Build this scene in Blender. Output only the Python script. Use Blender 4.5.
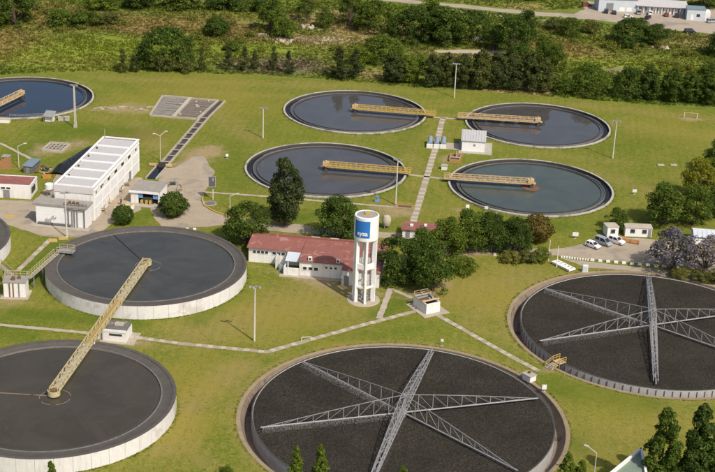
import bpy, bmesh, math, random
import numpy as np
from math import radians as R, sin, cos, pi
from mathutils import Vector, Matrix, noise
from mathutils.geometry import delaunay_2d_cdt

for o in list(bpy.data.objects): bpy.data.objects.remove(o)
scn = bpy.context.scene
col = scn.collection

# ------------------------------------------------------------------ camera, sky, sun, exposure
CAM_H, PITCH, ROLL = 115.64, R(22.3535), R(2.4325)
cd = bpy.data.cameras.new("camera"); cam = bpy.data.objects.new("camera", cd); col.objects.link(cam)
fw = Vector((0, cos(PITCH), -sin(PITCH))); up0 = Vector((0, sin(PITCH), cos(PITCH))); rt0 = Vector((1, 0, 0))
rt = rt0 * cos(ROLL) + up0 * sin(ROLL); up = up0 * cos(ROLL) - rt0 * sin(ROLL)
M = Matrix((rt, up, -fw)).transposed().to_4x4(); M.translation = (0, 0, CAM_H)
cam.matrix_world = M
cd.sensor_width = 36.0; cd.lens = 36.0 * 1391.12 / 715.0; cd.clip_start = 1.0; cd.clip_end = 12000
scn.camera = cam

SUN_EL, SUN_AZ = R(47.8), math.atan2(0.611, -0.791)
S = Vector((sin(SUN_AZ) * cos(SUN_EL), cos(SUN_AZ) * cos(SUN_EL), sin(SUN_EL)))
w = bpy.data.worlds.new("World"); scn.world = w; w.use_nodes = True
nt = w.node_tree; nt.nodes.clear()
sky = nt.nodes.new("ShaderNodeTexSky"); sky.sky_type = 'NISHITA'; sky.sun_disc = False
sky.sun_elevation = SUN_EL; sky.sun_rotation = SUN_AZ; sky.altitude = 100; sky.dust_density = 3.5; sky.ozone_density = 0.6
bg = nt.nodes.new("ShaderNodeBackground"); bg.inputs[1].default_value = 0.125
wo = nt.nodes.new("ShaderNodeOutputWorld")
nt.links.new(sky.outputs[0], bg.inputs[0]); nt.links.new(bg.outputs[0], wo.inputs[0])
sl = bpy.data.lights.new("sun", 'SUN'); sl.energy = 4.0; sl.angle = R(0.6); sl.color = (1.0, 0.945, 0.865)
so = bpy.data.objects.new("sun", sl); col.objects.link(so)
so.rotation_euler = S.to_track_quat('Z', 'Y').to_euler(); so.location = S * 300
scn.view_settings.view_transform = 'Standard'; scn.view_settings.look = 'None'
scn.view_settings.gamma = 1.0; scn.view_settings.exposure = 0.02

random.seed(7)
rng = np.random.default_rng(7)

# ------------------------------------------------------------------ materials
def new_mat(name):
    m = bpy.data.materials.new(name); m.use_nodes = True
    n = m.node_tree; n.nodes.clear()
    out = n.nodes.new("ShaderNodeOutputMaterial")
    b = n.nodes.new("ShaderNodeBsdfPrincipled")
    n.links.new(b.outputs[0], out.inputs[0])
    return m, n, b, out
def c4(c): return (c[0], c[1], c[2], 1.0)
def position(n, scale=(1, 1, 1)):
    gm = n.nodes.new("ShaderNodeNewGeometry")
    mp = n.nodes.new("ShaderNodeMapping"); mp.inputs['Scale'].default_value = scale
    n.links.new(gm.outputs['Position'], mp.inputs[0]); return mp.outputs[0]
def noise_tex(n, vec, scale, detail=4, rough=0.6, dist=0.0):
    t = n.nodes.new("ShaderNodeTexNoise"); t.inputs['Scale'].default_value = scale
    t.inputs['Detail'].default_value = detail; t.inputs['Roughness'].default_value = rough
    t.inputs['Distortion'].default_value = dist
    n.links.new(vec, t.inputs['Vector']); return t.outputs[0]
def ramp(n, fac, stops):
    r = n.nodes.new("ShaderNodeValToRGB")
    while len(r.color_ramp.elements) > 1: r.color_ramp.elements.remove(r.color_ramp.elements[-1])
    r.color_ramp.elements[0].position = stops[0][0]; r.color_ramp.elements[0].color = c4(stops[0][1])
    for p, c in stops[1:]:
        e = r.color_ramp.elements.new(p); e.color = c4(c)
    n.links.new(fac, r.inputs[0]); return r.outputs[0]
def mix(n, fac, a, b, mode='MIX'):
    x = n.nodes.new("ShaderNodeMix"); x.data_type = 'RGBA'; x.blend_type = mode
    for sock, v in ((x.inputs[0], fac), (x.inputs[6], a), (x.inputs[7], b)):
        if isinstance(v, (int, float)): sock.default_value = v
        elif isinstance(v, tuple): sock.default_value = c4(v)
        else: n.links.new(v, sock)
    return x.outputs[2]
def bump(n, b, height, strength, dist):
    bp = n.nodes.new("ShaderNodeBump"); bp.inputs['Strength'].default_value = strength
    bp.inputs['Distance'].default_value = dist
    n.links.new(height, bp.inputs['Height']); n.links.new(bp.outputs[0], b.inputs['Normal'])
MATS = {}
def mat(name, c1, c2=None, scale=1.5, rough=0.8, bs=0.0, stain=None, metallic=0.0, sx=(1, 1, 1), spots=None):
    m, n, b, out = new_mat(name)
    b.inputs['Roughness'].default_value = rough; b.inputs['Metallic'].default_value = metallic
    b.inputs['Specular IOR Level'].default_value = 0.35
    p = position(n, sx)
    if c2 is None: c2 = tuple(x * 0.72 for x in c1)
    nz = noise_tex(n, p, scale, 5, 0.65, 0.3)
    cc = ramp(n, nz, [(0.3, c2), (0.68, c1)])
    fine = noise_tex(n, p, scale * 9, 3, 0.7)
    cc = mix(n, 0.35, cc, ramp(n, fine, [(0.3, tuple(x * .6 for x in c1)), (0.7, tuple(min(1, x * 1.15) for x in c1))]))
    if stain:
        q = position(n, (1.3, 1.3, 0.16))
        sz = noise_tex(n, q, 1.4, 6, 0.7, 0.6)
        f = ramp(n, sz, [(0.52, (0, 0, 0)), (0.74, (0.6, 0.6, 0.6))])
        cc = mix(n, f, cc, stain)
    if spots:
        sp = noise_tex(n, p, spots[1], 4, 0.6, 0.4)
        f = ramp(n, sp, [(spots[2], (0, 0, 0)), (spots[2] + 0.08, (0.85, 0.85, 0.85))])
        cc = mix(n, f, cc, spots[0])
    n.links.new(cc, b.inputs['Base Color'])
    if bs: bump(n, b, fine, bs, 0.05)
    MATS[name] = m; return m

mat('white_paint', (0.78, 0.75, 0.71), (0.70, 0.67, 0.62), 0.5, 0.75, stain=(0.36, 0.33, 0.28))
mat('white_clean', (0.80, 0.785, 0.76), (0.73, 0.715, 0.69), 0.4, 0.6)
mat('tank_wall', (0.72, 0.69, 0.66), (0.62, 0.59, 0.56), 0.6, 0.8, stain=(0.40, 0.37, 0.33), spots=((0.50, 0.46, 0.42), 0.22, 0.56))
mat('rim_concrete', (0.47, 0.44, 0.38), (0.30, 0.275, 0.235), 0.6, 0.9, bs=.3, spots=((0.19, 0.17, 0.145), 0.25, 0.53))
mat('concrete', (0.42, 0.38, 0.32), (0.30, 0.27, 0.22), 0.7, 0.9, bs=.3)
mat('path_concrete', (0.44, 0.38, 0.30), (0.30, 0.25, 0.18), 0.5, 0.95, bs=.3)
mat('slab_pale', (0.49, 0.43, 0.34), (0.36, 0.31, 0.24), 0.5, 0.95)
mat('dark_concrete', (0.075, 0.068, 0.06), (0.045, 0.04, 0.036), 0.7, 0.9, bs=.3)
mat('ledge_concrete', (0.105, 0.092, 0.078), (0.065, 0.056, 0.047), 0.5, 0.85, bs=.2)
mat('wet_black', (0.02, 0.019, 0.018), (0.012, 0.012, 0.012), 1.0, 0.5)
mat('weir', (0.20, 0.19, 0.175), (0.08, 0.075, 0.068), 1.2, 0.8)
mat('trench', (0.25, 0.195, 0.145), (0.13, 0.10, 0.075), 0.45, 0.95, bs=.4, spots=((0.05, 0.042, 0.035), 0.25, 0.56))
mat('kerb_ochre', (0.32, 0.245, 0.15), (0.19, 0.145, 0.09), 0.5, 0.95, bs=.3)
mat('filter_wall', (0.46, 0.44, 0.415), (0.34, 0.325, 0.30), 0.8, 0.85, stain=(0.17, 0.155, 0.135))
mat('plaza', (0.40, 0.325, 0.235), (0.29, 0.235, 0.165), 0.30, 0.95, bs=.3, spots=((0.25, 0.215, 0.165), 0.13, 0.53))
mat('gravel', (0.40, 0.33, 0.25), (0.30, 0.245, 0.185), 0.12, 0.95, bs=.3, spots=((0.26, 0.22, 0.17), 0.08, 0.55))
mat('roof_grey', (0.50, 0.48, 0.465), (0.42, 0.40, 0.385), 0.8, 0.85, sx=(1, 1, 1))
mat('roof_red', (0.285, 0.108, 0.084), (0.20, 0.080, 0.064), 0.45, 0.9, bs=.2, spots=((0.37, 0.19, 0.15), 0.7, 0.56))
mat('roof_dark', (0.17, 0.155, 0.14), (0.09, 0.082, 0.074), 0.9, 0.9, bs=.3, spots=((0.30, 0.27, 0.23), 0.5, 0.6))
mat('roof_fibre', (0.34, 0.31, 0.27), (0.22, 0.20, 0.17), 0.7, 0.9, bs=.3)
mat('light_sheet', (0.56, 0.60, 0.63), (0.46, 0.50, 0.53), 0.7, 0.6)
mat('fascia_grey', (0.60, 0.585, 0.57), (0.52, 0.505, 0.49), 0.6, 0.7)
mat('green_glass', (0.22, 0.27, 0.20), (0.15, 0.19, 0.13), 0.9, 0.4)
mat('blue_sheet', (0.19, 0.26, 0.30), (0.14, 0.19, 0.22), 1.2, 0.6)
mat('yellow', (0.52, 0.36, 0.085), (0.38, 0.26, 0.07), 1.0, 0.6)
mat('yellow_tan', (0.56, 0.41, 0.22), (0.42, 0.29, 0.14), 1.2, 0.65)
mat('cream_yellow', (0.52, 0.45, 0.25), (0.40, 0.33, 0.16), 1.5, 0.6)
mat('ochre_deck', (0.38, 0.26, 0.085), (0.28, 0.185, 0.06), 1.2, 0.8)
mat('orange', (0.55, 0.25, 0.06), (0.42, 0.18, 0.045), 1.2, 0.7)
mat('orange_brick', (0.44, 0.23, 0.10), (0.32, 0.16, 0.07), 3.0, 0.9)
mat('galvanised', (0.36, 0.35, 0.345), (0.24, 0.235, 0.23), 1.2, 0.55, metallic=0.2)
mat('grey_metal', (0.25, 0.25, 0.25), (0.17, 0.17, 0.17), 1.5, 0.6)
mat('dark_metal', (0.06, 0.058, 0.055), (0.035, 0.034, 0.033), 1.5, 0.6)
mat('rust', (0.20, 0.10, 0.055), (0.12, 0.065, 0.04), 2.0, 0.9)
mat('pole_white', (0.62, 0.58, 0.50), (0.50, 0.46, 0.40), 1.0, 0.6)
mat('steel_blue', (0.26, 0.33, 0.38), (0.17, 0.22, 0.26), 1.5, 0.5)
mat('sign_blue', (0.022, 0.17, 0.50), (0.02, 0.15, 0.45), 0.6, 0.8)
mat('curtain_blue', (0.16, 0.32, 0.58), (0.11, 0.23, 0.45), 1.2, 0.7)
mat('black_plastic', (0.018, 0.018, 0.02), (0.012, 0.012, 0.013), 0.8, 0.35)
mat('bark', (0.12, 0.09, 0.065), (0.07, 0.052, 0.038), 2.5, 0.95)
mat('bed_brown', (0.26, 0.215, 0.165), (0.14, 0.115, 0.09), 0.6, 0.95)
mat('path_brown', (0.37, 0.305, 0.22), (0.27, 0.22, 0.15), 0.6, 0.95, bs=.3)
mat('earth', (0.33, 0.25, 0.16), (0.24, 0.18, 0.11), 0.4, 1.0, bs=.4)
mat('pale_soil', (0.46, 0.40, 0.31), (0.34, 0.28, 0.21), 0.4, 1.0, bs=.4)
mat('car_white', (0.78, 0.77, 0.75), (0.74, 0.73, 0.71), 0.5, 0.25)
mat('car_silver', (0.42, 0.46, 0.47), (0.38, 0.42, 0.43), 0.5, 0.3, metallic=.3)
mat('car_dark', (0.03, 0.035, 0.045), (0.025, 0.03, 0.04), 0.5, 0.25)
mat('car_red', (0.26, 0.05, 0.035), (0.22, 0.04, 0.03), 0.5, 0.3)
mat('tyre', (0.02, 0.02, 0.02), (0.015, 0.015, 0.015), 2.0, 0.9)
mat('lamp_lens', (0.75, 0.74, 0.70), None, 2.0, 0.2)
mat('skin', (0.42, 0.26, 0.18), None, 3, 0.6)
mat('shirt', (0.16, 0.035, 0.05), None, 3, 0.9)
mat('trousers', (0.035, 0.035, 0.05), None, 3, 0.9)
mat('hair', (0.02, 0.015, 0.012), None, 3, 0.8)
mat('lettering', (0.80, 0.80, 0.80), (0.78, 0.78, 0.78), 0.5, 0.5)
mat('spray', (0.30, 0.29, 0.27), (0.24, 0.23, 0.21), 1.0, 0.4)
mat('foam', (0.30, 0.28, 0.25), (0.17, 0.16, 0.14), 2.5, 0.9)

def glass_mat():
    m, n, b, out = new_mat('window_glass')
    b.inputs['Base Color'].default_value = (0.03, 0.035, 0.04, 1); b.inputs['Roughness'].default_value = 0.08
    MATS['glass'] = m
glass_mat()

def water_mat(name, base, rough, bs, base2=None, spec=0.5, scum=0.0):
    m, n, b, out = new_mat(name)
    p = position(n)
    nz = noise_tex(n, p, 0.08, 6, 0.65, 1.6)
    wc = ramp(n, nz, [(0.38, base), (0.62, base2 or base)])
    if scum: wc = mix(n, ramp(n, noise_tex(n, p, 0.22, 7, .75, 2.5), [(0.60, (0, 0, 0)), (0.70, (scum, scum, scum))]), wc, (0.12, 0.11, 0.085))
    n.links.new(wc, b.inputs['Base Color'])
    b.inputs['IOR'].default_value = 1.33; b.inputs['Specular IOR Level'].default_value = spec
    b.inputs['Roughness'].default_value = rough
    wv = noise_tex(n, p, 1.1, 3, 0.5)
    bump(n, b, wv, bs, 0.02)
    MATS[name] = m
water_mat('water_clear', (0.060, 0.056, 0.055), 0.03, 0.10, (0.074, 0.069, 0.066), .6)
water_mat('water_blue', (0.018, 0.026, 0.044), 0.04, 0.10, (0.022, 0.031, 0.052), .5)
water_mat('water_green', (0.056, 0.068, 0.058), 0.05, 0.14, (0.070, 0.084, 0.070), .5)
water_mat('water_grey', (0.045, 0.044, 0.037), 0.09, 0.08, (0.062, 0.060, 0.051), .45, .30)
water_mat('water_brown', (0.050, 0.043, 0.031), 0.16, 0.08, (0.064, 0.055, 0.041), .30, .35)
water_mat('water_channel', (0.01, 0.01, 0.011), 0.06, 0.1)

def media_mat():
    m, n, b, out = new_mat('filter_stone')
    p = position(n)
    a = noise_tex(n, p, 5.5, 5, 0.9); big = noise_tex(n, p, 0.15, 3, 0.5)
    c = ramp(n, a, [(0.38, (0.007, 0.006, 0.005)), (0.50, (0.026, 0.022, 0.016)), (0.62, (0.100, 0.088, 0.066))])
    c = mix(n, ramp(n, big, [(0.42, (0, 0, 0)), (0.62, (0.35, 0.35, 0.35))]), c, (0.014, 0.012, 0.009))
    c = mix(n, ramp(n, noise_tex(n, p, 0.5, 4, .7), [(0.54, (0, 0, 0)), (0.66, (0.4, 0.4, 0.4))]), c, (0.040, 0.040, 0.022))
    n.links.new(c, b.inputs['Base Color']); b.inputs['Roughness'].default_value = 0.85
    b.inputs['Specular IOR Level'].default_value = 0.12
    bump(n, b, a, 0.8, 0.08); MATS['filter_stone'] = m
media_mat()

def lawn_mat():
    m, n, b, out = new_mat('lawn_grass')
    p = position(n)
    big = noise_tex(n, p, 0.022, 5, 0.6, 0.7)
    mid = noise_tex(n, p, 0.16, 5, 0.65, 0.5)
    fine = noise_tex(n, p, 2.2, 4, 0.75)
    c = ramp(n, big, [(0.36, (0.103, 0.140, 0.012)), (0.46, (0.149, 0.170, 0.017)), (0.56, (0.194, 0.192, 0.029)), (0.66, (0.232, 0.196, 0.045))])
    c = mix(n, ramp(n, mid, [(0.48, (0, 0, 0)), (0.60, (0.8, 0.8, 0.8))]), c, (0.227, 0.187, 0.049))
    c = mix(n, ramp(n, noise_tex(n, p, 0.07, 6, .7, .5), [(0.49, (0, 0, 0)), (0.57, (0.85, 0.85, 0.85))]), c, (0.099, 0.144, 0.012))
    c = mix(n, ramp(n, noise_tex(n, p, 0.31, 5, .7, 1.2), [(0.56, (0, 0, 0)), (0.66, (0.7, 0.7, 0.7))]), c, (0.270, 0.212, 0.067))
    c = mix(n, 0.36, c, ramp(n, noise_tex(n, p, 0.8, 5, .75, .3), [(0.38, (0.076, 0.099, 0.009)), (0.50, (0.162, 0.170, 0.020)), (0.62, (0.292, 0.253, 0.071))]))
    c = mix(n, 0.36, c, ramp(n, fine, [(0.38, (0.052, 0.072, 0.007)), (0.5, (0.162, 0.170, 0.020)), (0.62, (0.314, 0.273, 0.071))]))
    wa = n.nodes.new("ShaderNodeAttribute"); wa.attribute_name = 'Col'
    sp = n.nodes.new("ShaderNodeSeparateColor"); n.links.new(wa.outputs[0], sp.inputs[0])
    def broken(sock, lo, hi, k):
        m1 = n.nodes.new("ShaderNodeMath"); m1.operation = 'MULTIPLY_ADD'; m1.inputs[1].default_value = 1.6; m1.inputs[2].default_value = -0.8; n.links.new(noise_tex(n, p, 0.55, 5, .75, .4), m1.inputs[0])
        m2 = n.nodes.new("ShaderNodeMath"); m2.operation = 'ADD'; n.links.new(sock, m2.inputs[0]); n.links.new(m1.outputs[0], m2.inputs[1])
        return ramp(n, m2.outputs[0], [(lo, (0, 0, 0)), (hi, (k, k, k))])
    c = mix(n, broken(sp.outputs[0], 0.15, 0.75, 0.75), c, (0.270, 0.207, 0.067))
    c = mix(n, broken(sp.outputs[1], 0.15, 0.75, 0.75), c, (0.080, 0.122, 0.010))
    c = mix(n, broken(sp.outputs[2], 0.25, 0.75, 0.85), c, (0.323, 0.237, 0.141))
    # faint mowing passes along the grid of the works
    mp = n.nodes.new("ShaderNodeMapping"); mp.inputs['Rotation'].default_value = (0, 0, R(7)); n.links.new(p, mp.inputs[0])
    wv = n.nodes.new("ShaderNodeTexWave"); wv.inputs['Scale'].default_value = 0.16; wv.inputs['Distortion'].default_value = 2.5
    wv.inputs['Detail'].default_value = 2; wv.inputs['Detail Scale'].default_value = 0.4
    n.links.new(mp.outputs[0], wv.inputs[0])
    c = mix(n, ramp(n, wv.outputs[1], [(0.0, (0, 0, 0)), (1.0, (0.14, 0.14, 0.14))]), c, (0.085, 0.115, 0.010))
    # bare, dry places
    for (x, y, r, k, cc) in BARE:
        d = n.nodes.new("ShaderNodeVectorMath"); d.operation = 'DISTANCE'; d.inputs[1].default_value = (x, y, 0)
        n.links.new(p, d.inputs[0])
        dv = n.nodes.new("ShaderNodeMath"); dv.operation = 'DIVIDE'; dv.inputs[1].default_value = r; n.links.new(d.outputs['Value'], dv.inputs[0])
        ad = n.nodes.new("ShaderNodeMath"); ad.operation = 'ADD'; n.links.new(dv.outputs[0], ad.inputs[0])
        sb = n.nodes.new("ShaderNodeMath"); sb.operation = 'MULTIPLY_ADD'; sb.inputs[1].default_value = 2.2; sb.inputs[2].default_value = -1.1
        n.links.new(mid, sb.inputs[0]); n.links.new(sb.outputs[0], ad.inputs[1])
        c = mix(n, ramp(n, ad.outputs[0], [(0.35, (k, k, k)), (1.0, (0, 0, 0))]), c, cc)
    n.links.new(c, b.inputs['Base Color']); b.inputs['Roughness'].default_value = 1.0
    b.inputs['Specular IOR Level'].default_value = 0.1
    bump(n, b, fine, 0.6, 0.15); MATS['lawn_grass'] = m
E1, E2, E3 = (0.31, 0.235, 0.12), (0.245, 0.20, 0.036), (0.20, 0.145, 0.045)
BARE = [(-40, 331, 7, .85, E1), (-7, 255.5, 4, .8, E1), (-1, 252.5, 5, .7, E1), (-13, 259, 3, .6, E1), (9, 297, 5.5, .7, E1), (-12, 238, 16, .55, E2), (-29, 214, 11, .6, E2), (-28, 196, 9, .6, E2),
        (25, 255, 14, .6, E2), (33, 248, 9, .45, E2), (44, 205, 16, .35, E2), (-60, 372, 14, .4, E2), (-46, 390, 18, .35, E2), (-30, 375, 14, .35, E2),
        (-65, 366, 7, .7, E1), (-55, 345, 6, .45, E3), (-64, 340, 8, .3, E3), (22.5, 336, 4, .5, E1), (26, 276.5, 5, .9, E1), (-66, 241, 4, .5, E1), (-77, 331, 5.5, .85, E1), (88, 365, 18, .3, E2), (92.5, 379, 3, .7, E1),
        (-38, 226, 3, .4, E1), (12, 252, 4, .6, E1), (18, 257, 3, .6, E1), (23, 299.5, 2.5, .6, E1), (-86, 360, 6, .4, E2), (35, 238, 6, .4, E2), (-2, 226, 6, .4, E2)]
lawn_mat()

def attr_mat(name, rough=1.0, island=0.5, transl=0.25):
    m, n, b, out = new_mat(name)
    at = n.nodes.new("ShaderNodeAttribute"); at.attribute_name = 'Col'
    p = position(n)
    fine = noise_tex(n, p, 0.9, 4, 0.7)
    c = mix(n, 0.55, at.outputs[0], ramp(n, fine, [(0.25, (0.35, 0.35, 0.35)), (0.75, (1.6, 1.6, 1.6))]), 'MULTIPLY')
    if island:
        gm = n.nodes.new("ShaderNodeNewGeometry")
        c = mix(n, island, c, ramp(n, gm.outputs['Random Per Island'], [(0, (0.5, 0.5, 0.45)), (1, (1.5, 1.5, 1.4))]), 'MULTIPLY')
    n.links.new(c, b.inputs['Base Color']); b.inputs['Roughness'].default_value = rough
    b.inputs['Specular IOR Level'].default_value = 0.1
    if transl:
        tr = n.nodes.new("ShaderNodeBsdfTranslucent"); n.links.new(c, tr.inputs[0])
        mx = n.nodes.new("ShaderNodeMixShader"); mx.inputs[0].default_value = transl
        n.links.new(b.outputs[0], mx.inputs[1]); n.links.new(tr.outputs[0], mx.inputs[2]); n.links.new(mx.outputs[0], out.inputs[0])
    else: bump(n, b, fine, 0.6, 0.3)
    MATS[name] = m
attr_mat('wild_soil', 1.0, 0, 0)
attr_mat('wild_blades', 1.0, 0.30, 0.50)

def leaf_mat(name, stops, transl=0.36):
    m, n, b, out = new_mat(name)
    gm = n.nodes.new("ShaderNodeNewGeometry")
    c = ramp(n, gm.outputs['Random Per Island'], stops)
    p = position(n); big = noise_tex(n, p, 0.45, 3, 0.5)
    c = mix(n, 0.5, c, ramp(n, big, [(0.3, (0.65, 0.65, 0.65)), (0.7, (1.35, 1.35, 1.25))]), 'MULTIPLY')
    oi = n.nodes.new("ShaderNodeObjectInfo")
    c = mix(n, 1.0, c, ramp(n, oi.outputs['Random'], [(0, (0.78, 0.80, 0.85)), (0.5, (1.0, 1.0, 0.95)), (1, (1.32, 1.20, 0.95))]), 'MULTIPLY')
    n.links.new(c, b.inputs['Base Color']); b.inputs['Roughness'].default_value = 0.75
    b.inputs['Specular IOR Level'].default_value = 0.08
    tr = n.nodes.new("ShaderNodeBsdfTranslucent"); n.links.new(c, tr.inputs[0])
    mx = n.nodes.new("ShaderNodeMixShader"); mx.inputs[0].default_value = transl
    n.links.new(b.outputs[0], mx.inputs[1]); n.links.new(tr.outputs[0], mx.inputs[2]); n.links.new(mx.outputs[0], out.inputs[0])
    MATS[name] = m
leaf_mat('leaf_dark', [(0, (0.037, 0.066, 0.012)), (0.6, (0.077, 0.121, 0.022)), (1, (0.139, 0.185, 0.036))])
leaf_mat('leaf_mid', [(0, (0.053, 0.087, 0.012)), (0.6, (0.108, 0.161, 0.022)), (1, (0.185, 0.224, 0.041))])
leaf_mat('leaf_bright', [(0, (0.087, 0.132, 0.014)), (0.6, (0.165, 0.218, 0.026)), (1, (0.264, 0.297, 0.046))])
leaf_mat('leaf_yellow', [(0, (0.14, 0.155, 0.014)), (0.6, (0.27, 0.27, 0.026)), (1, (0.38, 0.35, 0.05))])
leaf_mat('leaf_conifer', [(0, (0.037, 0.053, 0.018)), (0.6, (0.079, 0.103, 0.032)), (1, (0.158, 0.172, 0.060))])
leaf_mat('leaf_olive', [(0, (0.079, 0.090, 0.022)), (0.6, (0.145, 0.156, 0.041)), (1, (0.224, 0.218, 0.066))])
leaf_mat('leaf_scrub', [(0, (0.066, 0.087, 0.017)), (0.5, (0.132, 0.158, 0.029)), (0.8, (0.205, 0.218, 0.043)), (1, (0.251, 0.198, 0.060))])
leaf_mat('leaf_brown', [(0, (0.075, 0.060, 0.018)), (0.6, (0.140, 0.108, 0.034)), (1, (0.19, 0.17, 0.055))])
leaf_mat('leaf_purple', [(0, (0.12, 0.10, 0.145)), (0.36, (0.23, 0.20, 0.29)), (0.58, (0.31, 0.275, 0.37)), (0.62, (0.085, 0.09, 0.040)), (1, (0.15, 0.15, 0.07))])

# ------------------------------------------------------------------ mesh helpers
class MB:
    def __init__(s): s.v, s.f = [], []
    def add(s, vs, fs):
        k = len(s.v); s.v += [tuple(v) for v in vs]; s.f += [tuple(i + k for i in f) for f in fs]; return s
    def box(s, c, d, rz=0.0):
        x, y, z = d[0] / 2, d[1] / 2, d[2] / 2; ca, sa = cos(rz), sin(rz)
        vs = [(c[0] + a * x * ca - b_ * y * sa, c[1] + a * x * sa + b_ * y * ca, c[2] + e * z) for e in (-1, 1) for a, b_ in ((-1, -1), (1, -1), (1, 1), (-1, 1))]
        return s.add(vs, [(3, 2, 1, 0), (4, 5, 6, 7), (0, 1, 5, 4), (1, 2, 6, 5), (2, 3, 7, 6), (3, 0, 4, 7)])
    def beam(s, p, q, w, h=None, n=4):
        h = h or w; p, q = Vector(p), Vector(q); d = (q - p)
        if d.length < 1e-6: return s
        d.normalize(); a = Vector((0, 0, 1)) if abs(d.z) < 0.95 else Vector((1, 0, 0))
        u = d.cross(a).normalized(); v = u.cross(d).normalized()
        if n == 4: ring = [u * (w / 2) * i + v * (h / 2) * j for i, j in ((-1, -1), (1, -1), (1, 1), (-1, 1))]
        else: ring = [u * (w / 2) * cos(2 * pi * i / n) + v * (h / 2) * sin(2 * pi * i / n) for i in range(n)]
        vs = [p + r for r in ring] + [q + r for r in ring]
        fs = [(i, (i + 1) % n, n + (i + 1) % n, n + i) for i in range(n)] + [tuple(range(n))[::-1], tuple(range(n, 2 * n))]
        return s.add(vs, fs)
    def taper(s, p, q, r0, r1, n=7):
        p, q = Vector(p), Vector(q); d = (q - p).normalized(); a = Vector((0, 0, 1)) if abs(d.z) < 0.95 else Vector((1, 0, 0))
        u = d.cross(a).normalized(); v = u.cross(d).normalized()
        vs = [p + (u * cos(2 * pi * i / n) + v * sin(2 * pi * i / n)) * r0 for i in range(n)] + [q + (u * cos(2 * pi * i / n) + v * sin(2 * pi * i / n)) * r1 for i in range(n)]
        return s.add(vs, [(i, (i + 1) % n, n + (i + 1) % n, n + i) for i in range(n)] + [tuple(range(n))[::-1], tuple(range(n, 2 * n))])
    def lathe(s, prof, n=96, a0=0.0, a1=2 * pi, closed=True):
        """profile of (r,z), going round; closed=True closes the section"""
        full = abs(a1 - a0 - 2 * pi) < 1e-6; m = len(prof); cols = n if full else n + 1
        vs = []
        for i in range(cols):
            a = a0 + (a1 - a0) * i / n
            vs += [(r * cos(a), r * sin(a), z) for r, z in prof]
        fs = []
        for i in range(n):
            j = (i + 1) % cols
            for k in range(m if closed else m - 1):
                l = (k + 1) % m
                fs.append((i * m + k, j * m + k, j * m + l, i * m + l))
        if closed and not full:
            fs.append(tuple(range(m))[::-1]); fs.append(tuple(n * m + k for k in range(m)))
        return s.add(vs, fs)
    def disc(s, r, z, n=96, c=(0, 0)):
        vs = [(c[0], c[1], z)] + [(c[0] + r * cos(2 * pi * i / n), c[1] + r * sin(2 * pi * i / n), z) for i in range(n)]
        return s.add(vs, [(0, 1 + i, 1 + (i + 1) % n) for i in range(n)])
    def prism(s, poly, z0, z1):
        n = len(poly); vs = [(x, y, z0) for x, y in poly] + [(x, y, z1) for x, y in poly]
        return s.add(vs, [(i, (i + 1) % n, n + (i + 1) % n, n + i) for i in range(n)] + [tuple(range(n))[::-1], tuple(range(n, 2 * n))])
    def mesh(s, name, m, smooth=False):
        me = bpy.data.meshes.new(name); me.from_pydata(s.v, [], s.f)
        bm = bmesh.new(); bm.from_mesh(me); bmesh.ops.recalc_face_normals(bm, faces=bm.faces); bm.to_mesh(me); bm.free()
        if m: me.materials.append(MATS[m])
        if smooth:
            for p in me.polygons: p.use_smooth = True
            me.set_sharp_from_angle(angle=R(35))
        return me
    def build(s, name, m, parent=None, smooth=False, loc=None, rz=0):
        return link(name, s.mesh(name, m, smooth), parent, loc, rz)
def link(name, me, parent=None, loc=None, rz=0):
    o = bpy.data.objects.new(name, me); col.objects.link(o)
    if parent: o.parent = parent
    if loc: o.location = loc
    if rz: o.rotation_euler = (0, 0, rz)
    return o
def empty(name, loc, rz=0.0):
    o = bpy.data.objects.new(name, None); col.objects.link(o); o.location = loc; o.rotation_euler = (0, 0, rz); o.empty_display_size = 0.5; return o
def tag(o, label=None, cat=None, group=None, kind=None):
    if label: o['label'] = label
    if cat: o['category'] = cat
    if group: o['group'] = group
    if kind: o['kind'] = kind
    return o
KIDS = {}
def children(o): return [c for c in bpy.data.objects if c.parent == o]
def copy_tree(o, parent=None):
    kids = KIDS.get(o.name)
    if kids is None: kids = KIDS[o.name] = children(o)
    c = o.copy(); col.objects.link(c); c.parent = parent
    for ch in kids: copy_tree(ch, c)
    return c
def bx(name, m, parent, c, d, rz=0): return MB().box(c, d, rz).build(name, m, parent)
GRID = R(-6.5)
ORDL = ['first', 'second', 'third', 'fourth', 'fifth', 'sixth', 'seventh', 'eighth', 'ninth', 'tenth', 'eleventh', 'twelfth', 'thirteenth']
ORD = ['first', 'second', 'third', 'fourth', 'fifth', 'sixth', 'seventh', 'eighth', 'ninth', 'tenth', 'eleventh', 'twelfth']

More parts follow.
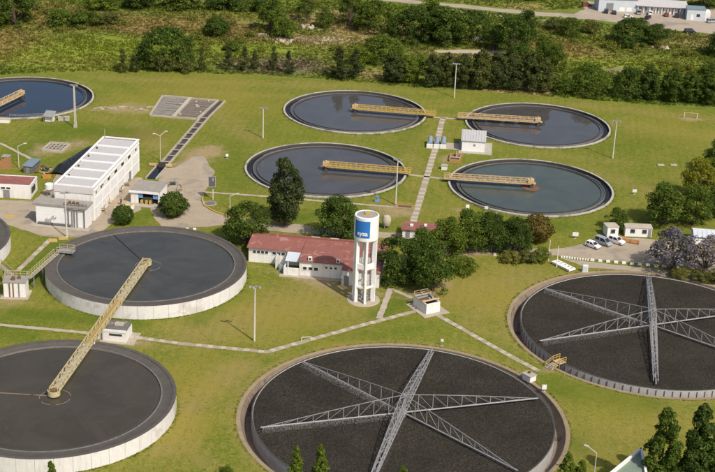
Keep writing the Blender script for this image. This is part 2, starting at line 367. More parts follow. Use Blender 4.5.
# ------------------------------------------------------------------ ground: lawn inside, wild field outside, with openings for the sunk tanks
CLAR = {'A': (-2.2, 372.2), 'B': (-8.5, 323.4), 'C': (48.3, 367.1), 'D': (41.4, 317.1), 'E': (-95.35, 372.2)}
FILT = {'H': (8.8, 202.3), 'I': (57.0, 240.6)}
LAWN = [(-260, 100), (260, 100), (260, 372), (101.6, 387.5), (75, 392.5), (49.3, 396.5), (16.7, 399), (-7.2, 402.5), (-22.4, 405), (-49.4, 405), (-74.8, 403), (-90.3, 399.5), (-106, 394), (-260, 380)]
def in_poly(x, y, P):
    r = False; j = len(P) - 1
    for i in range(len(P)):
        xi, yi = P[i]; xj, yj = P[j]
        if (yi > y) != (yj > y) and x < (xj - xi) * (y - yi) / (yj - yi) + xi: r = not r
        j = i
    return r
def ragged(poly, step, amp, seed=0):
    """subdivide an outline and roughen it"""
    out = []
    for i in range(len(poly)):
        a, b_ = Vector(poly[i]), Vector(poly[(i + 1) % len(poly)]); L = (b_ - a).length; k = max(1, int(L / step))
        nrm = Vector((-(b_ - a).y, (b_ - a).x)) / max(L, 1e-6)
        for t in range(k):
            p = a.lerp(b_, t / k); e = noise.noise(Vector((p.x * .35 + seed, p.y * .35, seed * 3.1))) * amp
            out.append((p.x + nrm.x * e, p.y + nrm.y * e))
    return out
lawn_poly = ragged(LAWN, 3.0, 0.9, 2)
HOLES = [(c, 19.8) for c in CLAR.values()] + [(c, 27.55) for c in FILT.values()]
def build_ground():
    V, Eg = [], []
    def loop(pts):
        k = len(V); V.extend(Vector(p) for p in pts); n = len(pts)
        Eg.extend((k + i, k + (i + 1) % n) for i in range(n))
    loop([(-4000, -1500), (4000, -1500), (4000, 7000), (-4000, 7000)]); loop(lawn_poly)
    for (cx, cy), r in HOLES: loop([(cx + r * cos(2 * pi * i / 96), cy + r * sin(2 * pi * i / 96)) for i in range(96)])
    # field points for colour
    for y in np.arange(388, 640, 3.5):
        for x in np.arange(-210, 230, 3.5):
            if not in_poly(x, y, lawn_poly): V.append(Vector((x + random.uniform(-1, 1), y + random.uniform(-1, 1))))
    for y in np.arange(172, 404, 1.7):
        for x in np.arange(-112, 112, 1.7):
            if abs(x) < y * .27 + 12 and not any((x - c[0]) ** 2 + (y - c[1]) ** 2 < (r + .4) ** 2 for c, r in HOLES): V.append(Vector((x + random.uniform(-.5, .5), y + random.uniform(-.5, .5))))
    vs, es, fs, *_ = delaunay_2d_cdt(V, Eg, [], 0, 1e-5)
    lawn, wild = [], []
    for f in fs:
        cx = sum(vs[i].x for i in f) / 3; cy = sum(vs[i].y for i in f) / 3
        if any((cx - c[0]) ** 2 + (cy - c[1]) ** 2 < (r - .02) ** 2 for c, r in HOLES): continue
        (lawn if in_poly(cx, cy, lawn_poly) else wild).append(tuple(f))
    for nm, fl, m in (('lawn', lawn, 'lawn_grass'), ('ground', wild, 'wild_soil')):
        used = sorted({i for f in fl for i in f}); mp = {u: k for k, u in enumerate(used)}
        mb = MB(); mb.v = [(vs[u].x, vs[u].y, 0.0) for u in used]; mb.f = [tuple(mp[i] for i in f) for f in fl]
        o = mb.build(nm, m); tag(o, kind='structure')
        for p in o.data.polygons:
            if p.normal.z < 0: p.flip()
        if nm == 'lawn':
            at = o.data.attributes.new('Col', 'FLOAT_COLOR', 'POINT')
            at.data.foreach_set('color', np.array([c4(lawn_wear(v[0], v[1])) for v in mb.v], dtype=np.float32).ravel())
        if nm == 'ground':
            at = o.data.attributes.new('Col', 'FLOAT_COLOR', 'POINT')
            at.data.foreach_set('color', np.array([c4(wild_colour(v[0], v[1])) for v in mb.v], dtype=np.float32).ravel())
# colour of the vegetation in the field beyond the lawn
GREEN, LIME, OLIVE, RUST, SOIL, DRY = (0.116, 0.158, 0.022), (0.217, 0.254, 0.030), (0.171, 0.185, 0.034), (0.260, 0.179, 0.065), (0.376, 0.287, 0.174), (0.265, 0.217, 0.079)
ZONES = [(-90, 420, 24, 16, LIME, 1.5), (-70, 432, 22, 10, LIME, 1.0), (-115, 428, 12, 16, RUST, 1.3), (-70, 462, 34, 12, RUST, .9), (-40, 455, 14, 12, RUST, .5), (-120, 470, 25, 14, RUST, 1.0),
         (-24, 417, 14, 7, (0.17, 0.125, 0.085), 1.6), (-28, 450, 10, 4, SOIL, 1.0), (0, 430, 18, 10, OLIVE, 1.0), (-55, 425, 14, 10, GREEN, 1.2), (-43, 428, 14, 8, LIME, .8), (-35, 436, 12, 6, LIME, .8),
         (35, 440, 14, 5, DRY, 1.3), (46, 428, 12, 10, OLIVE, 1.0), (62, 455, 12, 6, RUST, 1.4), (72, 446, 10, 5, RUST, 1.1), (88, 436, 24, 9, LIME, 1.2), (80, 428, 8, 4, (0.20, 0.16, 0.11), 1.5), (105, 415, 25, 9, GREEN, 1.2), (110, 470, 20, 10, DRY, .9), (95, 476, 18, 7, GREEN, .9), (60, 480, 25, 8, OLIVE, 1.0), (5, 498, 40, 8, GREEN, 1.0), (110, 440, 16, 8, OLIVE, 1)]
# wear of the lawn: red channel dry, green lush, blue trodden earth; lines of (x0, y0, x1, y1, half width, strength)
DRYL = [(-29, 190, -27, 205, 4, .9), (-27, 205, -20, 218, 4, .9), (-31, 196, -22, 186, 3, .6), (-28, 232, -6, 250, 9, .7), (-10, 240, 4, 246, 6, .5), (19, 252, 33, 262, 7, .7), (24, 245, 36, 256, 5, .6), (22, 240, 30, 232, 3, .5), (-75, 395, -10, 396, 4, .5), (-60, 385, -20, 384, 3, .45), (-44, 374, -30, 345, 6, .5), (-20, 400, 20, 394, 3, .4), (60, 388, 100, 380, 4, .5), (70, 372, 98, 362, 6, .45),
        (42, 200, 60, 206, 6, .45), (30, 196, 50, 190, 4, .4), (60, 330, 75, 310, 6, .45), (12, 345, 14, 300, 3, .35), (45, 342, 70, 338, 4, .35), (-60, 352, -52, 335, 4, .7), (-70, 356, -60, 335, 3, .4), (-20, 314, 8, 302, 3, .3)]
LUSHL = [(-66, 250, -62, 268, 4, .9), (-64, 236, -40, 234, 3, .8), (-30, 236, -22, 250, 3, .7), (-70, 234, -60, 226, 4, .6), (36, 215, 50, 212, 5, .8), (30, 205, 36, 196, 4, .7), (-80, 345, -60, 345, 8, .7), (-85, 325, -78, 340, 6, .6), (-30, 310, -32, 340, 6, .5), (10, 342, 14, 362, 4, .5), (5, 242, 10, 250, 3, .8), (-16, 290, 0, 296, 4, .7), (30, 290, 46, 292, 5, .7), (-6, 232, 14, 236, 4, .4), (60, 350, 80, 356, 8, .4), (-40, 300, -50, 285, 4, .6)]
EARTHL = [(-12, 257.2, 0, 253, 1.4, .8), (0, 252.5, 6, 251, 1.6, .6), (6, 252, 11, 249, 1.2, .5), (-22, 262.5, -15, 259, 1, .6), (4, 299, 12, 296, 2.2, .7), (-69, 241, -62, 240.5, 1.2, .6), (21, 333, 26, 340, 2, .6), (-44, 322, -38, 336, 3.2, .8), (-47, 226, -38, 226, 1.4, .6), (12, 250, 18, 256, 1.8, .5), (-74, 364, -60, 368, 2, .6), (30, 220, 36, 222, 1.2, .5), (-80, 327, -72, 335, 4, .7), (90, 379, 96, 379, 1.2, .7), (-37, 303, -37, 314, .8, .5)]
def seg_d(x, y, a):
    dx, dy = a[2] - a[0], a[3] - a[1]; t = max(0, min(1, ((x - a[0]) * dx + (y - a[1]) * dy) / (dx * dx + dy * dy + 1e-9)))
    return math.hypot(x - a[0] - t * dx, y - a[1] - t * dy) / a[4]
def lawn_wear(x, y):
    out = []
    for L_ in (DRYL, LUSHL, EARTHL):
        v = 0.0
        for a in L_:
            d = seg_d(x, y, a)
            if d < 2.2: v = max(v, a[5] * math.exp(-d * d))
        out.append(v)
    for k, (cx, cy) in FILT.items():          # trodden, dry belt outside the filter kerbs
        d = math.hypot(x - cx, y - cy) - 27.6
        if d < 2: out[0] = max(out[0], .75 * (1 - abs(d - .3) / 2))
    for cx, cy in list(CLAR.values()) + [FC, GC]:
        d = math.hypot(x - cx, y - cy) - 20
        if 0 <= d < 1.6: out[1] = max(out[1], .7 * (1 - d / 1.6))
    return tuple(out)
FC, GC = (-42.0, 255.3), (-48.75, 200.5)
def wild_colour(x, y):
    nx = noise.noise(Vector((x * .05, y * .07, 1.7))) * 7; ny = noise.noise(Vector((x * .05, y * .07, 8.2))) * 5
    acc = Vector((0.0, 0.0, 0.0)); wt = 0.5
    k = noise.noise(Vector((x * .035, y * .06, 4.4)))
    base = Vector(OLIVE).lerp(Vector(GREEN), 0.5 + k * .9) if k > -0.35 else Vector(DRY)
    acc += base * wt
    for zx, zy, rx, ry, c, g in ZONES:
        d = ((x + nx - zx) / rx) ** 2 + ((y + ny - zy) / ry) ** 2
        if d < 4: e = math.exp(-d * 1.6) * g * 2; acc += Vector(c) * e; wt += e
    acc /= wt
    q = 1.0 + 0.35 * noise.noise(Vector((x * .3, y * .3, 2.0)))
    return tuple(max(0.01, a * q) for a in acc)
build_ground()

# paved areas, roads
def sheet(name, poly, m, z, label=None):
    mb = MB(); n = len(poly)
    vs, es, fs, *_ = delaunay_2d_cdt([Vector(p) for p in poly], [(i, (i + 1) % n) for i in range(n)], [], 1, 1e-5)
    mb.v = [(v.x, v.y, z) for v in vs]; mb.f = [tuple(f) for f in fs]
    o = mb.build(name, m); tag(o, kind='structure')
    for p in o.data.polygons:
        if p.normal.z < 0: p.flip()
    if label: o['label'] = label
    return o
sheet('paved_yard', ragged([(-100, 293), (-81.4, 293.6), (-73.9, 293.9), (-72.4, 304.6), (-72.4, 313.6), (-69.8, 320.4), (-64.6, 312.4), (-52, 312), (-49, 291.5), (-51.5, 285), (-54, 282.5), (-56, 276.5), (-60.2, 273.4), (-67.7, 273.6), (-72.8, 277.1), (-78.0, 280.5), (-100, 288)], 1.6, .5, 4), 'plaza', 0.006)
sheet('access_road', ragged([(-47, 291.6), (-48.6, 319.6), (-45.2, 320.2), (-41.8, 329), (-39.2, 329.5), (-35.3, 318.2), (-35.8, 308.4), (-36.4, 300.9), (-34.7, 294.7), (-31.7, 291.9), (-26.4, 288.3), (-19.6, 287.2), (-2.8, 285.0), (9.3, 284.0), (24, 282.2), (42, 277.6), (42, 274.2), (24, 278.5), (9.3, 280.6), (-2.7, 280.9), (-19.2, 282.0), (-29.5, 284.5), (-36.8, 281.8), (-42.6, 281.0), (-44.5, 285.5)], 1.6, .5, 5), 'plaza', 0.010)
sheet('car_park', ragged([(41.5, 277.8), (47.5, 280.8), (53.0, 285.6), (57, 287.2), (67.1, 286.4), (95, 283), (95, 268), (81, 271.2), (70, 271.0), (62, 272.1), (55, 273.3), (47, 274.4), (41.5, 275.2)], 1.6, .5, 6), 'plaza', 0.014)
sheet('lower_road', ragged([(43.6, 273.6), (49.5, 272.2), (58, 270.8), (66, 269.4), (74, 267.6), (95, 262), (95, 252), (79.5, 258.2), (73.8, 262.4), (66, 266.4), (60, 268.3), (53.2, 268.8), (48.8, 269.2), (46.3, 271.3)], 1.6, .4, 7), 'gravel', 0.010)
sheet('dirt_road', ragged([(-70, 527), (5.8, 516.9), (23.4, 514.2), (41.8, 509.4), (62.3, 504.6), (76.2, 504.0), (80.6, 512), (84, 526), (150, 520), (165, 470), (131.2, 479), (121.6, 482.4), (110.9, 484.4), (97.8, 490), (84.2, 495.5), (73.5, 497.2), (61.6, 498.4), (41.4, 504.3), (23.2, 509), (5.8, 512.4), (-70, 523)], 3, 1.2, 8), 'gravel', 0.02)
sheet('side_track', ragged([(22, 506), (60, 493.5), (75, 491), (75, 489.6), (58, 491), (22, 503)], 3, .8, 9), 'pale_soil', 0.016)
sheet('dirt_clearing', ragged([(22, 442.8), (32, 445.5), (45, 446), (50, 448), (46, 443), (34, 441), (24, 440.4)], 2, .8, 10), 'pale_soil', 0.016)
for i, P in enumerate([[(-37, 455), (-30, 454.6), (-24, 448), (-31, 447)], [(-20, 452), (-12, 455), (-5, 452), (-12, 449.5), (-18, 449)], [(-25, 466), (-19, 468), (-12, 466.5), (-18, 463)]]):
    sheet('bare_soil', ragged(P, 1.5, 1.0, 11 + i), 'pale_soil', 0.02)
sheet('gravel_bed', ragged([(20, 277), (24, 281.5), (33, 280.5), (34, 275.8), (27, 274.0), (21.5, 272.5)], 1.5, .6, 15), 'earth', 0.012)

# footpaths
def footpath(pts, wd, m='path_concrete', slabs=0, z=0.05, label=None):
    mb = MB(); fine_ = []
    for i in range(len(pts) - 1):
        a, b_ = Vector(pts[i]), Vector(pts[i + 1]); k = max(1, int((b_ - a).length / .8))
        fine_ += [tuple(a.lerp(b_, j / k)) for j in range(k)]
    fine_.append(tuple(pts[-1])); vs, fs = [], []; n = len(fine_)
    for i, p in enumerate(fine_):
        a = Vector(fine_[max(0, i - 1)]); b_ = Vector(fine_[min(n - 1, i + 1)]); d = (b_ - a).normalized()
        wl, wr = (wd / 2 + random.uniform(-.16, .05) for _ in (0, 1))
        lx, ly, rx, ry = p[0] - d.y * wl, p[1] + d.x * wl, p[0] + d.y * wr, p[1] - d.x * wr
        vs += [(lx, ly, -.02), (lx, ly, z), (rx, ry, z), (rx, ry, -.02)]
        if i: q = 4 * i; fs += [(q - 4 + e, q - 4 + e + 1, q + e + 1, q + e) for e in range(3)]
    fs += [(0, 1, 2, 3), tuple(4 * (n - 1) + e for e in (3, 2, 1, 0))]; mb.add(vs, fs)
    o = mb.build('footpath', 'path_brown' if slabs else m); tag(o, label, kind='structure')
    if slabs:
        me = MB().box((0, 0, 0), (slabs * .45, wd * 0.84, 0.05)).mesh('slab', 'slab_pale')
        for i in range(len(pts) - 1):
            a, b_ = Vector(pts[i]), Vector(pts[i + 1]); d = (b_ - a); L_ = d.length; k = int(L_ / slabs)
            for j in range(k):
                if random.random() < .12: continue
                p = a.lerp(b_, (j + .5 + random.uniform(-.12, .12)) / k)
                link('slab', me, o, (p.x, p.y, z + random.uniform(0, .012)), math.atan2(d.y, d.x) + random.uniform(-.03, .03))
    return o
footpath([(-91.4, 332.9), (-80.3, 321.3)], 1.0)
footpath([(-36.3, 304.2), (-20.4, 303.0), (-6.9, 301.3), (12.3, 299.3)], 0.9)
footpath([(22.3, 369.9), (19.1, 342.0), (11.6, 284.8)], 1.7, slabs=2.6)
footpath([(11.2, 322.4), (21.6, 320.0)], 1.1)
footpath([(17.6, 370.6), (28.3, 369.2)], 1.1)
footpath([(-65.6, 230.7), (-48.8, 228.9), (-41, 228.0)], 1.0)
footpath([(-40.3, 228.0), (-31.6, 226.2), (-15.5, 224.3), (0.8, 236.4), (11.9, 244.2)], 1.2, slabs=2.2)
footpath([(7.1, 254.3), (4.8, 240.2)], 1.3)
footpath([(16.0, 242.9), (28.0, 227.7), (33.3, 221.4)], 1.2, slabs=1.9)
footpath([(7.6, 253.6), (11.3, 250.2)], 1.0)
footpath([(-68.0, 255.1), (-65.1, 272.5)], 1.2, slabs=3.5)

# ------------------------------------------------------------------ low clarifiers with a half bridge
def truss_side(mb, L, y, z0, z1, step, t):
    k = int(round(L / step)); dx = L / k
    mb.beam((0, y, z0), (L, y, z0), t * 1.3); mb.beam((0, y, z1), (L, y, z1), t * 1.3)
    for i in range(k + 1): mb.beam((i * dx, y, z0), (i * dx, y, z1), t)
    for i in range(k):
        a, b_ = (z0, z1) if i % 2 else (z1, z0)
        mb.beam((i * dx, y, a), ((i + 1) * dx, y, b_), t * .8)
    return mb
NSEG = 128
me_rim = MB().lathe([(20.0, -.5), (20.0, .30), (19.97, .33), (19.50, .33), (19.47, .30), (19.47, -3.0), (19.9, -3.0)], NSEG).mesh('rim', 'rim_concrete', True)
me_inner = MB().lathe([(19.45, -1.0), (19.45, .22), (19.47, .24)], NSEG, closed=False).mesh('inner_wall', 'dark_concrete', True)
me_chan = MB().lathe([(19.47, -0.55), (17.95, -0.55)], NSEG, closed=False).mesh('channel', 'wet_black')
me_weir = MB().lathe([(17.95, -.9), (17.95, -.12), (17.8, -.12), (17.8, -.9)], NSEG).mesh('weir', 'weir', True)
me_baf = MB().lathe([(17.05, -.6), (17.05, -.10), (16.99, -.10), (16.99, -.6)], NSEG).mesh('baffle', 'dark_metal', True)
me_floor = MB().lathe([(19.47, -2.5), (0.01, -2.5)], NSEG, closed=False).mesh('tank_floor', 'wet_black')
def disc_mesh(name, r, m): return MB().disc(r, 0, NSEG).mesh(name, m)
def clarifier(c, ang, water, label, bm, blen):
    t = empty('clarifier_tank', (c[0], c[1], 0)); tag(t, label, 'clarifier', 'low round clarifiers on the lawn')
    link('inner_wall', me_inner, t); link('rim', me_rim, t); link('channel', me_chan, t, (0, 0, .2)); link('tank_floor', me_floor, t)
    wr = link('weir', me_weir, t, (0, 0, .2)); link('baffle', me_baf, wr)
    link('water', disc_mesh('water', 17.8, water), t, (0, 0, -0.12))
    # pipes lying in the launder, catching the light
    for a in (ang + 2.4, ang + 3.5, ang + .35):
        lm = MB().lathe([(18.7, -.5), (18.7, -.36), (18.52, -.36), (18.52, -.5)], 24, a, a + .34); lm.build('launder_pipe', 'weir', t, loc=(0, 0, .2))
    d = MB().box((blen / 2 - .6, 0, .98), (blen + 1.2, 1.25, .12)).build('bridge', bm, t, rz=ang)
    for y in (-.68, .68):
        truss_side(MB(), blen, y, .92, 2.0, 1.25, .12).build('side_truss', bm, d)
    dv = MB().box((0, 0, 1.55), (1.5, 1.5, .9)); dv.beam((0, 0, 2), (0, 0, 2.4), .5, n=8); dv.build('drive_unit', 'yellow_tan' if bm != 'cream_yellow' else bm, d)
    MB().beam((0, 0, -2.4), (0, 0, .9), 1.1, n=16).build('centre_column', 'dark_concrete', t)
    rs = 2.3 if water == 'water_green' else 1.1
    MB().lathe([(rs, -.5), (rs, -.22), (rs - .1, -.22), (rs - .1, -.5)], 40).build('stilling_ring', 'rust' if rs > 2 else 'dark_metal', t, loc=(0, 0, .2))
    if rs > 2: MB().lathe([(rs - .1, -.30), (.5, -.30)], 40, closed=False).build('scum', 'rust', t, loc=(0, 0, .2))
    # scraper arm just over the surface, under the bridge
    sc = MB().beam((1, 0, -.2), (17.2, 0, -.2), .12); 
    for k in range(7): sc.beam((2.4 + k * 2.3, 0, -.2), (2.4 + k * 2.3, 0, .95), .07)
    sc.build('skimmer', 'dark_metal', t, loc=(0, 0, .2), rz=ang)
    return t
clarifier(CLAR['A'], R(-7), 'water_clear', 'far round clarifier with tree reflections and its bridge reaching to the right', 'yellow', 22.5)
clarifier(CLAR['B'], R(-6.5), 'water_clear', 'round clarifier with a yellow bridge behind the tall dark tree', 'yellow', 21.0)
clarifier(CLAR['C'], R(176), 'water_clear', 'round clarifier at far right whose bridge passes behind the white hut', 'yellow_tan', 22.0)
clarifier(CLAR['D'], R(176.5), 'water_green', 'greenish grey round clarifier nearest the parked cars', 'yellow_tan', 21.0)
clarifier(CLAR['E'], R(252), 'water_blue', 'deep blue round clarifier cut by the left edge', 'yellow_tan', 21.0)

# ------------------------------------------------------------------ raised tanks with white panel walls
NP = 44; WH = 2.75
def panel_mesh():
    a = 2 * pi / NP * .5 * .986
    return MB().lathe([(20.0, -.1), (20.0, WH), (19.72, WH), (19.72, -.1)], 4, -a, a).mesh('wall_panel', 'tank_wall')
me_panel = panel_mesh()
me_back = MB().lathe([(19.70, -.1), (19.70, WH - .03), (19.4, WH - .03), (19.4, -.1)], NSEG).mesh('wall_core', 'dark_concrete', True)
me_ledge = MB().lathe([(20.02, WH + .004), (20.02, WH + .05), (19.6, WH + .05), (19.4, WH - .1), (17.72, WH - .2), (17.72, WH - .9), (19.38, WH - .9), (19.38, WH + .004)], NSEG).mesh('ledge', 'ledge_concrete', True)
me_weir2 = MB().lathe([(17.72, WH - .7), (17.72, WH - .1), (17.5, WH - .1), (17.5, WH - .7)], NSEG).mesh('weir', 'weir', True)
me_rail2 = MB().lathe([(16.9, WH - .36), (16.9, WH - .31), (16.85, WH - .31), (16.85, WH - .36)], NSEG).mesh('scum_baffle', 'ledge_concrete', True)
def raised_tank(c, water, label, skim_ang):
    t = empty('settling_tank', (c[0], c[1], 0)); tag(t, label, 'tank', 'raised tanks with white panel walls')
    for k in range(NP): link('wall_panel', me_panel, t, rz=2 * pi * k / NP + 0.001)
    link('wall_core', me_back, t); link('ledge', me_ledge, t); link('weir', me_weir2, t); link('scum_baffle', me_rail2, t)
    link('water', disc_mesh('water', 17.5, water), t, (0, 0, WH - .34))
    for q0, q1 in ((.3, 1.5), (2.0, 3.4), (3.9, 4.6), (5.0, 6.1)): MB().lathe([(2.58, 0), (2.58, .04), (2.5, .04), (2.5, 0)], 14, q0, q1).build('foam_ring', 'foam', t, loc=(0.3, -.2, WH - .365))
    MB().beam((0, 0, -.1), (0, 0, WH + .4), .9, n=14).build('centre_column', 'dark_concrete', t)
    MB().beam((0, 0, 0), (17.3, 0, 0), .14).build('skimmer_arm', 'trench' if water == 'water_brown' else 'dark_metal', t, loc=(0, 0, WH - .25), rz=skim_ang)
    return t
FC, GC = (-42.0, 255.3), (-48.75, 200.5)
raised_tank(FC, 'water_grey', 'raised tank with dark grey water beside the long white building', R(122))
raised_tank(GC, 'water_brown', 'raised tank with brown water in the lower left corner', R(178))
# bridge joining the two raised tanks
def long_bridge():
    d = Vector((GC[0] - FC[0], GC[1] - FC[1])); L = d.length; ang = math.atan2(d.y, d.x)
    t = empty('tank_bridge', (FC[0], FC[1], 0), ang); tag(t, 'long pale yellow truss footbridge crossing from one raised tank to the other', 'bridge')
    z0, z1 = 2.95, 3.95; hw = .68
    for a, b_ in ((0, 18.2), (37.0, L)):
        bx('deck', 'path_concrete', t, ((a + b_) / 2, 0, z0), (b_ - a, hw * 2 - .2, .1))
        br = MB(); k = int((b_ - a) / 2.3); dx = (b_ - a) / k
        for i in range(k): x = a + i * dx; br.beam((x, -hw, z1), (x + dx / 2, hw, z1), .06); br.beam((x + dx / 2, hw, z1), (x + dx, -hw, z1), .06)
        br.build('top_bracing', 'cream_yellow', t)
    MB().box((27.6, 0, z0 + .03), (18.8, hw * 2 + .1, .16)).build('deck', 'ochre_deck', t)['label'] = 'solid ochre deck between the two tanks'
    for y in (-hw, hw):
        truss_side(MB(), L, y, z0, z1, 1.15, .10).build('side_truss', 'cream_yellow', t)
    for x in (0.2, L - .2):
        MB().lathe([(1.05, z0 - .3), (1.05, z0 + .6), (.9, z0 + .6), (.9, z0 - .3)], 20).build('end_ring', 'cream_yellow', t, loc=(x, 0, 0))
        MB().box((x, 0, z0 + .3), (.9, .9, .7)).build('drive_unit', 'rust', t)
    for x in (19.6, 36.0): MB().beam((x, -.7, 0), (x, -.7, z0), .25).beam((x, .7, 0), (x, .7, z0), .25).build('support', 'white_paint', t)
long_bridge()

# ------------------------------------------------------------------ trickling filters
rr = np.random.default_rng(3)
def media_mesh():
    vs, fs = [(0, 0, 0.0)], []; step = .42; rows = int(24.6 / step); prev = [0]
    for i in range(1, rows + 1):
        r = 24.88 * i / rows; k = max(6, int(2 * pi * r / step)); ring = []
        for j in range(k):
            a = 2 * pi * (j + .5 * (i % 2)) / k
            ring.append(len(vs)); vs.append((r * cos(a), r * sin(a), float(rr.normal(0, .022)) if i < rows else 0))
        m = len(prev); a_ = b_ = 0
        if m == 1: fs += [(0, ring[j], ring[(j + 1) % k]) for j in range(k)]
        else:
            while a_ < m or b_ < k:
                if b_ < k and (a_ >= m or (b_ + 1) / k <= (a_ + 1) / m): fs.append((prev[a_ % m], ring[b_ % k], ring[(b_ + 1) % k])); b_ += 1
                else: fs.append((prev[a_ % m], ring[b_ % k], prev[(a_ + 1) % m])); a_ += 1
        prev = ring
    return MB().add(vs, fs).mesh('stone_bed', 'filter_stone')
me_media = media_mesh()
def filter_bed(c, a0, zr, label, steps):
    t = empty('trickling_filter', (c[0], c[1], 0)); tag(t, label, 'trickling filter', 'round stone filters with six distributor arms')
    MB().lathe([(25.1, -2.4), (25.1, zr - .04), (25.08, zr - .025), (24.92, zr - .025), (24.90, zr - .04), (24.6, zr - .5), (24.6, -2.4)], 144).build('wall', 'filter_wall', t, True)
    MB().lathe([(25.13, zr - .03), (25.13, zr + .02), (24.9, zr + .02), (24.9, zr - .03)], 144).build('coping', 'dark_concrete', t, True)
    MB().lathe([(25.1, -1.9), (26.0, -1.9), (26.9, -.35), (26.9, -2.2), (25.1, -2.2)], 144).build('trench', 'trench', t, True)
    MB().lathe([(26.9, -.6), (26.9, .03), (27.0, .06), (27.6, .06), (27.6, -.6)], 144).build('kerb', 'kerb_ochre', t, True)
    link('stone_bed', me_media, t, (0, 0, zr - .12))
    bm_ = MB().box((25.17, 0, zr - 1.2), (.14, .09, 1.9)).mesh('buttress', 'roof_dark')
    for k in range(110 if steps else 0): link('buttress', bm_, t, rz=2 * pi * k / 110)
    zp = zr + .45; zt = zr + 3.9
    MB().beam((0, 0, zr - .3), (0, 0, zt), .42, n=12).beam((0, 0, zr - .2), (0, 0, zr + 1.1), 1.2, n=14).build('mast', 'galvanised', t)
    for k in range(6):
        ang = a0 + k * pi / 3; L = 24.1
        arm = MB().beam((.3, 0, zp), (L, 0, zp), .25, n=10)
        for j in range(30): arm.beam((1 + j * .78, .12, zp - .05), (1 + j * .78, .34, zp - .05), .05)
        arm = arm.build('arm', 'galvanised', t, rz=ang)
        tr = MB(); main = k in (1, 4); n = 16 if main else 9; x1 = L - 1.0; hw = .42 if main else 0.0
        hh = lambda x: zt - .15 + (zp + .12 - zt + .15) * (max(0, x / x1)) ** 1.15
        pts = [x1 * i / n for i in range(n + 1)]
        for y in ((-hw, hw) if main else (0.0,)):
            for i in range(n):
                p, q = pts[i], pts[i + 1]
                tr.beam((p, y, hh(p)), (q, y, hh(q)), .09)
                if i < n - 1: tr.beam((q, y, zp + .1), (q, y, hh(q)), .10)
                tr.beam((p, y, hh(p)), (q, y, zp + .1), .055)
        if main:
            for i in range(n): tr.beam((pts[i], -hw if i % 2 else hw, hh(pts[i])), (pts[i + 1], hw if i % 2 else -hw, hh(pts[i + 1])), .07); tr.beam((pts[i], -hw if i % 2 else hw, zp + .1), (pts[i + 1], hw if i % 2 else -hw, zp + .1), .07)
            for y in (-hw, hw): tr.beam((.3, y, zp + .05), (x1, y, zp + .05), .16)
        tr.build('truss', 'galvanised', arm)
        # water jets falling beside the pipe
        N = 2600; xs = rr.uniform(1, L - .2, N); u = rr.uniform(0, 1, N) ** 1.2
        mb = MB(); vv, ff = [], []
        for i in range(N):
            x, y, z = xs[i], .25 + u[i] * .75, zp - .05 - u[i] ** 2 * .6 + rr.uniform(-.05, .12); s_ = .026
            vv += [(x - s_, y, z), (x + s_, y + .02, z), (x, y - s_, z + s_ * 1.6)]; ff.append((3 * i, 3 * i + 1, 3 * i + 2))
        me = bpy.data.meshes.new('spray'); me.from_pydata(vv, [], ff); me.materials.append(MATS['spray'])
        tag(link('spray', me, arm), kind='stuff')
    return t
fH = filter_bed(FILT['H'], R(16.5), .75, 'dark stone filter bed in the bottom centre with six lattice arms', False)
fI = filter_bed(FILT['I'], R(21.5), .45, 'dark stone filter bed cut by the right edge with six lattice arms', True)

# stair and inspection box by the filters
def stair():
    t = empty('stairway', (36.4, 223.2, 0), R(38)); tag(t, 'yellow railed stair up to the right filter bed', 'stairs')
    for i in range(5): bx('step', 'concrete', t, (-1.4 + i * .35, 0, .06 + i * .13), (.35, 1.5, .13))
    bx('platform', 'yellow_tan', t, (1.2, 0, .78), (1.7, 1.7, .1))
    for y in (-.8, .8):
        r = MB().beam((-1.5, y, 1.1), (.4, y, 1.8), .09).beam((.4, y, 1.8), (2, y, 1.8), .09).beam((.4, y, 1.35), (2, y, 1.35), .07).beam((-1.5, y, .65), (.4, y, 1.35), .07)
        for x, za, zb in ((-1.5, 0, 1.1), (-.6, .3, 1.45), (.4, 0, 1.8), (1.2, .8, 1.8), (2, .0, 1.8)): r.beam((x, y, za), (x, y, zb), .09)
        r.build('railing', 'yellow', t)
stair()
t = empty('inspection_box', (31.3, 217.9, 0), R(40)); tag(t, 'small pale concrete box on the rim of the central filter bed', 'box')
bx('wall', 'white_paint', t, (0, 0, .55), (1.5, 1.9, 1.1)); bx('lid', 'concrete', t, (0, 0, 1.16), (1.7, 2.1, .12)); bx('pipe_stub', 'rust', t, (.2, .2, 1.4), (.4, .4, .35))

# ------------------------------------------------------------------ buildings
def window(parent, c, d, face, m='glass', frame='white_clean', f=.09, name='window'):
    """framed window: face 'x' or 'y' gives the wall normal; c is its centre on the wall face, the sign of the normal in c[3]"""
    sg = c[3]; a = (0 if face == 'x' else 1); nn = [0, 0, 0]; nn[a] = sg
    mb = MB(); hx, hz = d[0] / 2, d[1] / 2
    def piece(u, z, su, sz, dep, off):
        cc = [c[0], c[1], c[2] + z]; cc[1 - a] += u; cc[a] += sg * off
        dd = [dep, dep, sz]; dd[1 - a] = su; dd[a] = dep; return cc, dd
    for u, z, su, sz in ((-hx - f / 2, 0, f, d[1] + 2 * f), (hx + f / 2, 0, f, d[1] + 2 * f), (0, hz + f / 2, d[0], f), (0, -hz - f / 2, d[0], f)):
        mb.box(*piece(u, z, su, sz, .12, .03))
    o = mb.build(name, frame, parent)
    cc, dd = piece(0, 0, d[0], d[1], .05, .005); MB().box(cc, dd).build('pane', m, o)
    return o

